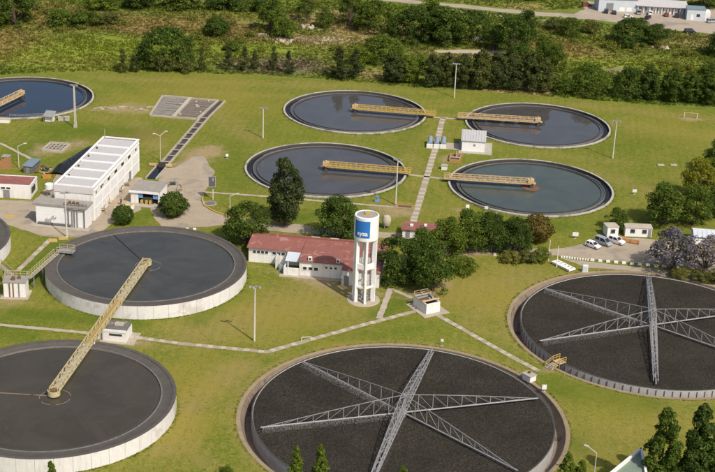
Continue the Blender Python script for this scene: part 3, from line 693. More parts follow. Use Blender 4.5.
def main_building():
    t = empty('process_building', (-60.15, 301.0, 0), R(-7.6)); tag(t, 'long white two storey building with a grey roof in six bays', 'building')
    W, L, Hh = 8.9, 34.2, 7.7; x, y = W / 2, L / 2
    mb = MB()
    mb.box((0, -y + .12, Hh / 2 - .02), (W - .02, .24, Hh)); mb.box((0, y - .12, Hh / 2 - .02), (W - .02, .24, Hh))
    mb.box((-x + .12, 0, Hh / 2), (.24, L - .5, Hh)); mb.box((x - .12, 0, Hh / 2), (.24, L - .5, Hh)); mb.build('wall', 'white_paint', t)
    # parapet coping
    cp = MB().box((-x + .2, 0, Hh + .1), (.5, L + .1, .2)).box((x - .15, 0, Hh + .1), (.6, L + .1, .2))
    cp.box((0, -y + .2, Hh + .1), (W - 1.1, .5, .2)).box((0, y - .2, Hh + .1), (W - 1.1, .5, .2)); cp.build('parapet', 'white_clean', t)
    bx('roof_deck', 'roof_grey', t, (0, 0, Hh - .62), (W - .5, L - .5, .2))
    n = 6; pitch = (L - .8) / n
    me = MB().box((0, 0, 0), (W - 1.0, pitch - .95, .14)).mesh('roof_panel', 'roof_grey'); mr = MB().box((0, 0, 0), (W - .9, .75, .3)).mesh('roof_beam', 'white_clean')
    for i in range(n):
        link('roof_panel', me, t, (0, -y + .4 + pitch * (i + .5), Hh - .28))
        if i: link('roof_beam', mr, t, (0, -y + .4 + pitch * i, Hh - .19))
    # ribs, string courses and windows on the sunny long wall
    for i in range(n + 1): bx('pilaster', 'white_clean', t, (x + .04, -y + .5 + (L - 1) * i / n, 3.1), (.12, .3, 6.2))
    bx('string_course', 'white_clean', t, (x + .05, 0, 6.95), (.16, L - .6, .14)); bx('string_course', 'white_clean', t, (x + .05, 0, 5.15), (.14, L - .6, .12)); bx('string_course', 'white_clean', t, (x + .05, 0, 2.7), (.14, L - .6, .10))
    for yy, wd in ((-15.4, 1.0), (-11.4, 2.3), (-6.3, 2.3), (-1.4, 2.3), (3.7, 2.3), (8.8, 2.3), (14.2, 1.3)):
        window(t, (x, yy, 6.15, 1), (wd, .85), 'x')
    for i in range(n):
        yy = -y + .5 + (L - 1) * (i + .5) / n
        bx('wall_panel', 'white_clean', t, (x + .015, yy, 3.9), (.09, 4.6, 1.9))
    bx('door', 'grey_metal', t, (x + .03, 9.3, 1.2), (.1, 1.5, 2.4)); bx('door', 'white_clean', t, (x + .03, -13.6, 1.3), (.1, 1.8, 2.6))
    # front: deep fascia
    bx('fascia', 'fascia_grey', t, (0, -y - .06, 6.95), (W - .1, .18, 1.4))
    for yy in (-10.5, -4.0, 3.0, 9.0): bx('roof_vent', 'dark_metal', t, (-x + 1.1, yy, Hh - .05), (.35, .35, .45))
    MB().beam((-x + .6, y - .6, Hh), (-x + .6, y - .6, Hh + 2.2), .1).build('aerial', 'yellow_tan', t)
main_building()

def annex():
    t = empty('tank_annex', (-64.15, 281.3, 0), R(-8.2)); tag(t, 'low white block with vertical pipes in front of the long building', 'annex building')
    bx('wall', 'white_clean', t, (0, 0, 2.25), (11.4, 3.4, 4.5))
    bx('roof_slab', 'roof_fibre', t, (-.25, .1, 4.72), (12.3, 4.0, .4))
    for x, m in ((1.2, 'dark_metal'), (1.75, 'roof_dark'), (2.6, 'grey_metal'), (3.1, 'roof_dark'), (3.75, 'grey_metal'), (5.3, 'dark_metal')): MB().beam((x, -1.95, .2), (x, -1.95, 4.4), .2, n=8).build('pipe', m, t)
    MB().beam((1, -2.0, 4.3), (5.5, -2.0, 4.3), .26, n=8).build('header_pipe', 'roof_dark', t)
    r = MB().beam((.6, -1.6, 5.5), (5.8, -1.6, 5.5), .07).beam((.6, -1.6, 5.2), (5.8, -1.6, 5.2), .07)
    for k in range(7): r.beam((.6 + k * .866, -1.6, 4.9), (.6 + k * .866, -1.6, 5.5), .07)
    r.build('railing', 'dark_metal', t)
    bx('plinth', 'concrete', t, (0, -2.5, .08), (13.2, 1.9, .16)); bx('base_pipe', 'roof_dark', t, (-1.5, -2.0, .5), (7.5, .35, .35))
    for x in (1.5, 2.4, 3.3): bx('valve', 'rust', t, (x, -.2, 5.15), (.5, .5, .5))
annex()

def red_house():
    t = empty('workshop', (-82.4, 298.2, 0), R(-1.5)); tag(t, 'low white house with a flat red roof at the left edge', 'house')
    bx('wall', 'white_paint', t, (0, 0, 1.5), (15.6, 6.2, 3.0))
    p = MB()
    p.box((0, -3.0, 3.15), (15.7, .22, .32)).box((7.74, 0, 3.15), (.22, 5.8, .32)).box((-7.74, 0, 3.15), (.22, 5.8, .32)).box((0, 3.0, 3.15), (15.7, .22, .32)); p.build('parapet', 'white_clean', t)
    bx('roof', 'roof_red', t, (0, 0, 3.12), (15.2, 5.75, .12))
    MB().beam((-2.3, -1.4, 3.3), (-.8, 1.4, 3.3), .5, .3).beam((-6, -1.3, 3.3), (-2.3, -1.4, 3.3), .5, .3).build('roof_kerb', 'white_clean', t)
    for x in (-.9, .5, 1.6, 2.8): window(t, (x, -3.1, 2.4, -1), (.9, .5), 'y')
    bx('shutter', 'grey_metal', t, (2.3, -3.12, 1.0), (1.5, .1, 1.9)); bx('door', 'grey_metal', t, (.2, -3.12, 1.0), (1.0, .1, 2.0))
    window(t, (7.8, -.6, 1.7, 1), (2.8, 1.2), 'x', frame='dark_metal')
red_house()

t = empty('tool_shed', (-78.9, 314.2, 0), R(-8)); tag(t, 'small shed with a blue grey sheet roof behind the red roofed house', 'shed')
bx('wall', 'roof_dark', t, (0, 0, .9), (2.1, 5.4, 1.8)); MB().prism([(-1.3, -2.9), (1.3, -2.9), (1.3, 2.9), (-1.3, 2.9)], 1.83, 1.95).build('roof', 'blue_sheet', t); bx('door', 'grey_metal', t, (0, -2.73, .8), (.9, .06, 1.5))
t = empty('scrap_heap', (-75.8, 313.6, 0)); tag(t, 'heap of boards and scrap beside the small shed', 'scrap')
for k in range(16):
    bx('board', random.choice(['concrete', 'cream_yellow', 'rust', 'dark_metal', 'slab_pale']), t, (random.uniform(-1.4, 1.6), random.uniform(-2, 3.0), .15 + random.uniform(0, .7)), (random.uniform(.6, 2), random.uniform(.2, .6), random.uniform(.08, .4)), random.uniform(0, 3))
t = empty('orange_crate', (-74.2, 309.2, 0), .2); tag(t, 'small orange skip by the scrap heap', 'skip'); 
mb = MB().box((0, -.5, .4), (2, .08, .8)).box((0, .5, .4), (2, .08, .8)).box((-.96, 0, .4), (.08, .92, .8)).box((.96, 0, .4), (.08, .92, .8)); mb.build('side', 'orange', t); bx('bottom', 'rust', t, (0, 0, .1), (1.84, .92, .08))
t = empty('brick_stack', (-85.6, 314.8, 0), R(-5)); tag(t, 'stepped stack of orange hollow bricks at the left edge', 'brick stack')
mb_ = MB().box((0, 0, 0), (.58, .98, .47)).mesh('brick_pallet', 'orange_brick')
for i in range(5):
    for j in range(2):
        for k in range(6 if i > 2 else (5 if i == 2 else 4)):
            link('brick_pallet', mb_, t, (-1.3 + i * .6, -.5 + j, .25 + k * .5 + random.uniform(-.01, .01)), random.uniform(-.03, .03))
bx('cover', 'roof_fibre', t, (.5, 0, 3.12), (1.9, 2.0, .06))
t = empty('hopper_tank', (-70.9, 297.3, 0)); tag(t, 'small white conical tank at the corner of the long building', 'tank')
MB().lathe([(.02, .7), (.95, 1.9), (.95, 3.0), (.9, 3.05), (.02, 3.15)], 20, closed=False).build('shell', 'white_clean', t, True)
for a in range(3): MB().beam((.7 * cos(a * 2.1), .7 * sin(a * 2.1), 0), (.85 * cos(a * 2.1), .85 * sin(a * 2.1), 2), .1).build('leg', 'grey_metal', t)

# black sheeted heap against the long building
def tarp():
    n, m = 26, 12; vs, fs = [], []
    a, b_ = Vector((-72.2, 311.5)), Vector((-67.8, 333.5))
    for i in range(n + 1):
        u = i / n; c = a.lerp(b_, u); d = (b_ - a).normalized(); nn = Vector((-d.y, d.x)); wd = 2.2 * (1 - .55 * u); hh = 2.3 * (1 - .75 * u ** .8) * min(1, u * 7 + .25) * min(1, (1 - u) * 6 + .05)
        for j in range(m + 1):
            v = j / m * 2 - 1; p = c + nn * v * wd
            z = hh * max(0, 1 - abs(v) ** 2.2) + .18 * noise.noise(Vector((p.x * 1.6, p.y * 1.6, 0))) * (1 - v * v) + .16 * abs(noise.noise(Vector((p.x * .8, p.y * 2.2, 5)))) * (1 - v * v)
            vs.append((p.x, p.y, max(0.02, z)))
    for i in range(n):
        for j in range(m):
            k = i * (m + 1) + j; fs.append((k, k + 1, k + m + 2, k + m + 1))
    o = MB().add(vs, fs).build('tarpaulin_heap', 'black_plastic'); tag(o, 'long heap under black plastic sheet along the long white building', 'heap')
tarp()

def inlet_house():
    t = empty('inlet_house', (-48.25, 297.8, 0), R(-8)); tag(t, 'low open fronted shed with a weathered flat roof beside the paved yard', 'shed')
    bx('roof', 'roof_fibre', t, (0, 0, 3.25), (7.0, 7.0, .22)); bx('fascia', 'white_clean', t, (0, -3.56, 3.05), (7.0, .12, .55))
    bx('wall', 'white_paint', t, (-2.3, -3.1, 1.5), (1.7, .3, 3.0)); bx('wall', 'white_paint', t, (-3.2, .1, 1.5), (.25, 6.2, 3.0)); bx('wall', 'white_paint', t, (0, 3.2, 1.5), (6.6, .25, 3.0)); bx('wall', 'white_paint', t, (3.2, .2, 1.5), (.25, 6.2, 3.0))
    bx('floor', 'concrete', t, (-.2, -3.9, .1), (8.2, 2.2, .2))
    for x in (-.9, 2.55): bx('blue_panel', 'curtain_blue', t, (x, -3.2, 2.2), (1.1, .08, 1.3))
    bx('machine', 'dark_metal', t, (.7, -2.4, .9), (2.2, 1.4, 1.7))
    for x in (-.6, .5, 1.4): bx('pump', 'yellow', t, (x, -3.3, .65), (.5, .6, .9))
    for k in range(6): bx('roof_ridge', 'roof_fibre', t, (-3 + k * 1.2, 0, 3.38), (.1, 6.9, .05))
inlet_house()
for i, (x, y) in enumerate([(-52.6, 292.2), (-51.2, 292.0)]):
    t = empty('yellow_tub', (x, y, 0), .1 * i - .1); tag(t, ['left', 'right'][i] + ' one of two yellow topped tubs by the open fronted shed', 'tub', 'yellow topped tubs')
    bx('tub', 'white_clean', t, (0, 0, .35), (1.1, 1.0, .7)); MB().lathe([(.05, 1.15), (.3, 1.05), (.5, .7)], 12, closed=False).build('heap', 'yellow', t)
# machinery between the long building and the shed
MACH = [(-55.6, 301.5, 'dark grey pump set between the long building and the open shed', 'grey_metal'), (-54.6, 305.6, 'pump set nearest the dark water channel', 'roof_dark'), (-56.9, 293.6, 'yellow pump set close to the middle of the long building', 'yellow'), (-57.3, 289.0, 'yellow pump set nearest the round bush by the long building', 'yellow'),
        (-44.0, 307.5, 'dark machinery by the end of the dark water channel', 'dark_metal'), (-42.0, 303.6, 'screening machine with pipes right of the open shed', 'grey_metal'), (-42.8, 299.5, 'low rusty frame of machinery right of the open shed', 'rust')]
for i, (x, y, lb, m) in enumerate(MACH):
    t = empty('pump_set', (x, y, 0), R(-8 + 20 * (i % 3))); tag(t, lb, 'machinery', 'machinery round the open shed')
    bx('base', 'concrete', t, (0, 0, .12), (1.9, 1.5, .24)); MB().beam((-.7, 0, .65), (.6, 0, .65), .7, n=10).build('motor', m, t)
    MB().beam((.5, .1, .3), (.5, .1, 1.5), .22, n=8).beam((.5, .1, 1.4), (.5, 1.3, 1.4), .22, n=8).build('pipe', random.choice(['galvanised', 'rust']), t)
    r = MB()
    for xx in (-1, 1): r.beam((xx, -.8, 0), (xx, -.8, 1.2), .07)
    r.beam((-1, -.8, 1.2), (1, -.8, 1.2), .07).beam((-1, -.8, .7), (1, -.8, .7), .07); r.build('rail', random.choice(['yellow', 'dark_metal']), t)
# concrete channel from the drying beds to the yard
def channel():
    t = empty('water_channel', (-48.2, 320.5, 0)); tag(t, 'straight concrete channel running from the drying beds to the yard', 'channel')
    pts = [(-39.9, 376.5), (-42.6, 361.5), (-48.2, 320.5)]
    for i in range(2):
        a, b_ = Vector(pts[i]), Vector(pts[i + 1]); d = (b_ - a).normalized(); nn = Vector((-d.y, d.x)); o0 = Vector((-48.2, 320.5))
        for s_ in (-1, 1):
            p, q = a - o0 + nn * s_ * 1.05, b_ - o0 + nn * s_ * 1.05
            MB().beam((p.x, p.y, .25), (q.x, q.y, .25), .38, .55).build('side_wall', 'path_concrete', t)
        p, q = a - o0, b_ - o0; MB().beam((p.x, p.y, .05), (q.x, q.y, .05), 1.7, .06).build('channel_floor', 'dark_concrete', t)
    for k in range(9):
        p = Vector((-42.6, 361.5)).lerp(Vector((-48.2, 320.5)), (k + .5) / 9) - Vector((-48.2, 320.5)); MB().beam((p.x - 1.1, p.y, .56), (p.x + 1.1, p.y, .56), .3, .12).build('cross_beam', 'path_concrete', t)
    bx('headwall', 'yellow_tan', t, (-.6, -.2, .5), (5.6, .6, .5), R(-3))
channel()
t = empty('outfall_basin', (-49.2, 315.4, 0), R(-8)); tag(t, 'narrow basin of dark water at the lower end of the channel', 'basin')
bx('water', 'water_channel', t, (0, 0, .12), (2.2, 8.0, .06))
for x in (-1.25, 1.25): bx('side_wall', 'concrete', t, (x, 0, .22), (.3, 8.4, .44))
bx('sluice_gate', 'dark_metal', t, (.3, 4.05, .9), (1.8, .2, 1.3))

def drying_bed():
    t = empty('drying_bed', (-49.3, 368.6, 0), 0); tag(t, 'two sand drying beds with a low concrete border far behind the long building', 'drying bed')
    o0 = Vector((-49.3, 368.6)); C = [Vector(p) - o0 for p in ((-57.6, 360.4), (-44.6, 358.9), (-40.9, 376.4), (-56.8, 379.0))]
    for i in range(4):
        p, q = C[i], C[(i + 1) % 4]; MB().beam((p.x, p.y, .22), (q.x, q.y, .22), .6, .44).build('border', 'path_concrete', t)
    a, b_ = (C[0] + C[1]) / 2, (C[2] + C[3]) / 2; MB().beam((a.x, a.y, .3), (b_.x, b_.y, .3), .9, .5).build('divider', 'slab_pale', t)
    MB().prism([tuple(c) for c in C], -.05, .06).build('sand', 'roof_dark', t)
    for s_ in (0, 1):
        mb = MB()
        for k in range(17):
            u = (k + .7) / 17.6; L0, L1 = C[0].lerp(C[3], u), C[1].lerp(C[2], u); mid = a.lerp(b_, u)
            p, q = ((L0, mid) if s_ == 0 else (mid, L1)); p, q = p.lerp(q, .06), p.lerp(q, .94)
            mb.beam((p.x, p.y, .12 + .04 * (k % 2)), (q.x, q.y, .12 + .04 * (k % 3)), .42, .10)
        tag(mb.build('rows', 'roof_fibre' if s_ == 0 else 'bed_brown', t), kind='stuff')
    for k in range(9): bx('block', 'slab_pale', t, (random.uniform(-6, 6), random.uniform(-8, 8), .25), (random.uniform(.5, 1.3), .4, .3), random.uniform(0, 3))
drying_bed()
t = empty('ruined_footing', (-66, 366, 0), R(6)); tag(t, 'broken line of old concrete footings left of the drying beds', 'footings')
for k in range(26): bx('block', random.choice(['path_concrete', 'concrete', 'earth']), t, (-8 + k * .65 + random.uniform(-.3, .3), random.uniform(-1.6, 1.6) * (.4 + k / 26), .12), (random.uniform(.4, 1.5), random.uniform(.3, .6), random.uniform(.15, .35)), random.uniform(-.4, .4))
t = empty('open_pit', (-76.7, 331.0, 0), R(-8)); tag(t, 'square pit with a pale sandy edge on the lawn behind the sheeted heap', 'pit')
bx('pit_floor', 'dark_concrete', t, (0, 0, .04), (4.2, 5.4, .06))
for a, b_ in (((-2.5, -3.1), (2.5, -3.1)), ((2.5, -3.1), (2.5, 3.1)), ((2.5, 3.1), (-2.5, 3.1)), ((-2.5, 3.1), (-2.5, -3.1))): MB().beam((*a, .2), (*b_, .2), .55, .45).build('border', 'pale_soil', t)
for k in range(4): bx('cross_beam', 'concrete', t, (0, -2.1 + k * 1.4, .3), (4.4, .25, .2)); bx('cross_beam', 'concrete', t, (-1.5 + k, 0, .32), (.2, 5.6, .2))

# long red-roofed building by the water tower
def office():
    t = empty('office_building', (-22.4, 264.6, 0), GRID); tag(t, 'long low white building with a worn red roof behind the water tower', 'building')
    z = 3.3
    w_ = MB().box((5.6, 3.0, z / 2), (11.2, 5.6, z)).box((15.9, .8, z / 2), (8.9, 10.8, z)).box((24.3, -.6, z / 2 - .01), (7.6, 13.2, z)); w_.build('wall', 'white_paint', t)
    r = MB()
    def slope(x0, x1, y0, y1, z0, z1, th=.14): r.add([(x0, y0, z0), (x1, y0, z0), (x1, y1, z1), (x0, y1, z1), (x0, y0, z0 - th), (x1, y0, z0 - th), (x1, y1, z1 - th), (x0, y1, z1 - th)], [(0, 1, 2, 3), (7, 6, 5, 4), (0, 4, 5, 1), (1, 5, 6, 2), (2, 6, 7, 3), (3, 7, 4, 0)])
    slope(-.3, 11.35, -.35, 5.2, z + .12, z + .85); slope(11.35, 20.45, -5.0, 5.2, z + .12, z + .86); slope(20.45, 28.4, -7.5, 5.2, z + .1, z + .87)
    slope(-.3, 28.4, 8.2, 5.2, z + .2, z + .86)
    r = r.build('roof', 'roof_red', t)
    MB().box((16, 5.35, z + 1.0), (24, .35, .5)).build('ridge_wall', 'roof_red', r)
    for x in (13.2, 17.2, 24): bx('roof_vent', 'slab_pale', r, (x, 5.35, z + 1.32), (1.8, .3, .12))
    for x, y in ((13.6, -4.3), (19.3, -4.3)):
        v = bx('roof_box', 'white_clean', r, (x, y, z + .55), (.75, .5, .75)); bx('opening', 'wet_black', t, (x, y - .26, z + .55), (.4, .04, .42))
    for x0, x1, n in ((.8, 4.2, 4), (4.9, 9.6, 5)):
        for k in range(n): window(t, (x0 + (k + .5) * (x1 - x0) / n, .2, 2.35, -1), ((x1 - x0) / n - .22, .6), 'y', frame='white_clean', f=.06)
    for k in range(3): window(t, (12.6 + k * 1.15, -4.6, 1.75, -1), (.75, .7), 'y')
    for k in range(3): window(t, (17.0 + k * .95, -4.6, 2.3, -1), (.45, .45), 'y')
    bx('wall', 'white_paint', t, (9.9, -4.9, .85), (3.0, .22, 1.7)); bx('wall', 'white_paint', t, (8.35, -4.0, .85), (.22, 1.9, 1.7)); bx('wall', 'white_paint', t, (6.2, -1.1, 1.2), (.2, 2.2, 2.4))
    MB().add([(8.3, -3.4, 2.5), (11.3, -3.4, 2.5), (11.3, -.1, 3.3), (8.3, -.1, 3.3), (8.3, -3.4, 2.42), (11.3, -3.4, 2.42), (11.3, -.1, 3.22), (8.3, -.1, 3.22)], [(0, 1, 2, 3), (7, 6, 5, 4), (0, 4, 5, 1), (1, 5, 6, 2), (2, 6, 7, 3), (3, 7, 4, 0)]).build('awning', 'light_sheet', t)
    bx('equipment', 'steel_blue', t, (7.4, -2.6, .6), (.8, .8, 1.2)); bx('pillar', 'light_sheet', t, (8.9, -3.2, 1.6), (.25, .25, 1.7))
    bx('door', 'grey_metal', t, (21.5, -7.22, 1.05), (1.0, .08, 2.1)); bx('pipe', 'dark_metal', t, (20.4, -4.7, 1.0), (.15, .15, 2))
    bx('plinth', 'path_concrete', t, (14.5, -5.3, .06), (14, 1.3, .12))
office()
t = empty('gate_lodge', (13.8, 283.2, 0), GRID); tag(t, 'small building with a red roof half hidden behind the big trees', 'house')
bx('wall', 'white_paint', t, (0, -.3, 1.0), (7.6, 4.2, 2.0)); bx('roof', 'roof_red', t, (0, -.3, 2.1), (8.2, 4.9, .2)); bx('roof_box', 'white_clean', t, (-2, -.4, 2.4), (.7, .6, .4)); bx('roof_box', 'white_clean', t, (1, .2, 2.4), (.6, .6, .4)); bx('door', 'grey_metal', t, (-2.6, -2.45, .9), (.9, .08, 1.8))

# ------------------------------------------------------------------ water tower
def tower():
    c = (1.65, 248.4); t = empty('water_tower', (c[0], c[1], 0)); tag(t, 'white cylindrical water tower on columns with a blue square sign', 'water tower')
    Rr, z0, z1 = 2.38, 13.3, 18.0
    MB().lathe([(.01, z0), (Rr, z0), (Rr, z1), (Rr - .12, z1 + .12), (Rr - .3, z1 + .12), (Rr - .3, z1 - .1), (.01, z1 - .1)], 64, closed=False).build('tank', 'white_clean', t, False)
    MB().lathe([(.01, z1 + .18), (Rr - .45, z1 + .02), (Rr - .45, z1 - .2), (.01, z1 - .2)], 48, closed=False).build('roof', 'roof_fibre', t)
    h = MB().box((.15, .1, z1 + .35), (1.0, .8, .35)); h.build('hatch', 'yellow', t)
    for k in range(6):
        a = R(30 + 60 * k + 8); MB().box((0, 0, z0 / 2), (.75, .42, z0), 0).build('column', 'white_clean', t, loc=((Rr - .4) * cos(a), (Rr - .4) * sin(a), 0), rz=a)
    for z, hh in ((7.2, 1.1), (3.2, .35), (12.9, .5)):
        MB().lathe([(Rr - .62, z), (Rr - .62, z + hh), (Rr - .2, z + hh), (Rr - .2, z)], 6, R(38), R(38) + 2 * pi).build('ring_beam', 'white_clean', t)
    MB().beam((.25, .1, .1), (.25, .1, z0), .3, n=10).build('riser_pipe', 'yellow', t); MB().beam((-.4, .3, .1), (-.4, .3, z0), .22, n=10).build('riser_pipe', 'light_sheet', t)
    bx('valve', 'yellow', t, (.2, -.9, 3.7), (1.0, .4, .35)); bx('pump_box', 'grey_metal', t, (.6, -.6, .7), (.8, .8, 1.2))
    MB().lathe([(.01, .12), (3.2, .12), (3.3, 0)], 40, closed=False).build('plinth', 'path_concrete', t)
    # blue sign on the drum with its word
    a0, a1 = R(-90 - 60), R(-90 + 17)
    sg = MB().lathe([(Rr + .02, 14.05), (Rr + .02, 17.45), (Rr + .05, 17.45), (Rr + .05, 14.05)], 20, a0, a1).build('sign', 'sign_blue', t, True)
    cu = bpy.data.curves.new('w', 'FONT'); cu.body = 'aysa'; cu.size = 1.25; cu.align_x = 'CENTER'; cu.extrude = .0; cu.offset = .035
    to = bpy.data.objects.new('w', cu); col.objects.link(to)
    dg = bpy.context.evaluated_depsgraph_get(); me = bpy.data.meshes.new_from_object(to.evaluated_get(dg)); bpy.data.objects.remove(to)
    bm_ = bmesh.new(); bm_.from_mesh(me); bmesh.ops.triangulate(bm_, faces=bm_.faces); bmesh.ops.subdivide_edges(bm_, edges=[e for e in bm_.edges if e.calc_length() > .25], cuts=2); bm_.to_mesh(me); bm_.free()
    ac = (a0 + a1) / 2 + .05
    for v in me.vertices:
        x, y = v.co.x, v.co.y; a = ac + x / Rr; v.co = ((Rr + .075) * cos(a), (Rr + .075) * sin(a), 14.55 + y)
    me.name = 'lettering'; me.materials.clear(); me.materials.append(MATS['lettering']); link('lettering', me, sg)
    # ladder at the back
    l = MB()
    for s_ in (-.2, .2): l.beam((Rr + .1, s_, .2), (Rr + .1, s_, z1 + .4), .06)
    for k in range(44): l.beam((Rr + .1, -.2, .5 + k * .4), (Rr + .1, .2, .5 + k * .4), .04)
    l.build('ladder', 'galvanised', t, rz=R(60))
tower()
t = empty('pressure_vessel', (6.3, 286.6, 0)); tag(t, 'round white vessel on short legs seen just right of the water tower top', 'tank')
MB().lathe([(.02, 3.1), (.7, 2.9), (1.0, 2.3), (1.0, 1.3), (.7, .7), (.02, .5)], 24, closed=False).build('shell', 'slab_pale', t, True)
for a in range(3): MB().beam((.8 * cos(a * 2.1), .8 * sin(a * 2.1), 0), (.8 * cos(a * 2.1), .8 * sin(a * 2.1), 1), .15).build('leg', 'grey_metal', t)

# ------------------------------------------------------------------ huts
def railing(mb, pts, z, h=1.0, n=2, th=.07):
    for i in range(len(pts) - 1):
        a, b_ = Vector((*pts[i], z)), Vector((*pts[i + 1], z)); k = max(1, int((b_ - a).length / 1.1))
        for j in range(k + 1): p = a.lerp(b_, j / k); mb.beam(p, p + Vector((0, 0, h)), th)
        for q in range(n): e = Vector((0, 0, h * (q + 1) / n)); mb.beam(a + e, b_ + e, th)
    return mb
t = empty('valve_hut', (-65.6, 244.2, 0), R(2)); tag(t, 'white hut with yellow handrails and pipes left of the raised tanks', 'hut')
bx('wall', 'white_paint', t, (0, 0, 1.55), (4.2, 3.0, 3.1)); bx('roof_slab', 'roof_fibre', t, (0, 0, 3.2), (4.5, 3.3, .2))
railing(MB(), [(-2.1, -1.4), (-2.1, 1.4), (2.1, 1.4)], 3.3).build('railing', 'cream_yellow', t)
for x in (-.9, -.2, .9): MB().beam((x, -1.62, .1), (x, -1.62, 3.0), .22, n=8).build('pipe', random.choice(['rust', 'grey_metal']), t)
bx('pump', 'rust', t, (-.3, -.6, 3.65), (.6, .6, .7)); bx('pump', 'rust', t, (.7, 0, 3.6), (.5, .5, .6)); bx('plinth', 'path_concrete', t, (0, -.3, .05), (5.4, 4.4, .1))
t = empty('gangway', (-63.3, 245.4, 0), math.atan2(12.6, 2.6)); tag(t, 'narrow railed gangway from the white hut to the raised tank', 'gangway')
d = Vector((-60.6 + 63.3, 257.6 - 245.4)); L = d.length; t.rotation_euler = (0, 0, math.atan2(d.y, d.x))
bx('deck', 'concrete', t, (L / 2, 0, 3.0), (L, .9, .12))
for y in (-.5, .5): railing(MB(), [(0, y), (L, y)], 3.0).build('railing', 'cream_yellow', t)
for k in range(3): MB().beam((2 + k * 4, 0, 0), (2 + k * 4, 0, 3), .18).build('support', 'grey_metal', t)
t = empty('landing', (-60.0, 259.4, 0), R(-8)); tag(t, 'railed landing on the edge of the raised tank at the gangway end', 'landing')
bx('deck', 'galvanised', t, (1.0, 0, 3.0), (3.4, 1.9, .1)); railing(MB(), [(-.7, -.9), (2.6, -.9), (2.6, .9), (-.7, .9)], 3.05).build('railing', 'cream_yellow', t); MB().beam((-.6, 0, 0), (-.6, 0, 3), .2).build('support', 'grey_metal', t)
t = empty('gangway', (-66.3, 245.6, 0), R(128)); tag(t, 'railed gangway leading up left from the white hut', 'gangway')
bx('deck', 'concrete', t, (5, 0, 3.0), (10, .9, .12))
for y in (-.5, .5): railing(MB(), [(0, y), (10, y)], 3.0).build('railing', 'cream_yellow', t)
MB().beam((5, 0, 0), (5, 0, 3), .18).build('support', 'grey_metal', t)
# third raised tank showing only its rim at the left edge
t3 = raised_tank((-91.9, 263.0), 'water_grey', 'raised tank of which only the white wall shows at the left edge', R(90))

t = empty('pump_house', (-43.1, 227.7, 0), R(-7)); tag(t, 'white pump house with a flat dark roof beneath the long bridge', 'pump house')
bx('wall', 'white_paint', t, (0, 0, 1.1), (4.4, 3.9, 2.2)); bx('roof', 'roof_dark', t, (0, 0, 2.28), (4.5, 4.0, .16)); bx('parapet', 'white_clean', t, (0, -1.97, 2.2), (4.6, .14, .5))
mb = MB().box((.3, 0, 2.5), (1.5, .2, .3)).box((.3, .9, 2.5), (1.5, .2, .3)).box((-.4, .45, 2.5), (.2, .7, .3)).box((1.0, .45, 2.5), (.2, .7, .3)); mb.build('roof_kerb', 'slab_pale', t); bx('lid', 'concrete', t, (.3, .45, 2.45), (1.15, .65, .15))
bx('louvre', 'dark_metal', t, (.3, -1.97, 1.45), (2.4, .08, .4)); bx('plinth', 'path_concrete', t, (.6, -.2, .05), (6.4, 5.0, .1)); bx('side_wall', 'white_paint', t, (-2.9, -.6, .7), (1.4, 1.6, 1.4))
for x in (1.9, 2.9): bx('step', 'slab_pale', t, (x + .8, .2, .12), (.8, 1.0, .24))

t = empty('distribution_box', (14.0, 245.3, 0), R(30)); tag(t, 'white walled box with timber and rusty gear on top near the big trees', 'chamber')
t.rotation_euler = (0, 0, R(32))
# corners seen: left (11.2,246.5) front (14.1,242.8) right (16.8,244.4)
d1 = Vector((14.07 - 11.23, 242.81 - 246.55)); d2 = Vector((16.76 - 14.07, 244.42 - 242.81)); t.location = (14.07 - d1.x / 2 + d2.x / 2, 242.81 - d1.y / 2 + d2.y / 2, 0); t.rotation_euler = (0, 0, math.atan2(d2.y, d2.x))
W2, L2 = d2.length, d1.length
mb = MB().box((0, -L2 / 2 + .1, 1.1), (W2 - .4, .2, 2.2)).box((0, L2 / 2 - .1, 1.1), (W2 - .4, .2, 2.2)).box((-W2 / 2 + .1, 0, 1.1), (.2, L2, 2.2)).box((W2 / 2 - .1, 0, 1.1), (.2, L2, 2.2)); mb.build('wall', 'white_paint', t)
bx('water', 'wet_black', t, (0, 0, 1.8), (W2 - .4, L2 - .4, .06)); bx('apron', 'path_concrete', t, (.2, -.1, .06), (W2 + 2.6, L2 + 2.2, .12))
for y, m in ((-1.3, 'yellow_tan'), (-.3, 'rust'), (.6, 'roof_fibre'), (1.5, 'path_concrete')): bx('plank', m, t, (0, y, 2.35 + .1 * abs(y)), (W2 + .7, .5, .16), random.uniform(-.08, .08))
for k in range(5): bx('gear', random.choice(['rust', 'dark_metal', 'roof_fibre']), t, (random.uniform(-1, 1), random.uniform(-1.5, 1.7), 2.7), (.4, .4, random.uniform(.3, .8)))
railing(MB(), [(-W2 / 2, 2.2), (W2 / 2, 2.2)], 2.2, .9).build('railing', 'yellow_tan', t); railing(MB(), [(W2 / 2, -1.5), (W2 / 2, 1.9)], 2.2, .8).build('railing', 'yellow_tan', t)

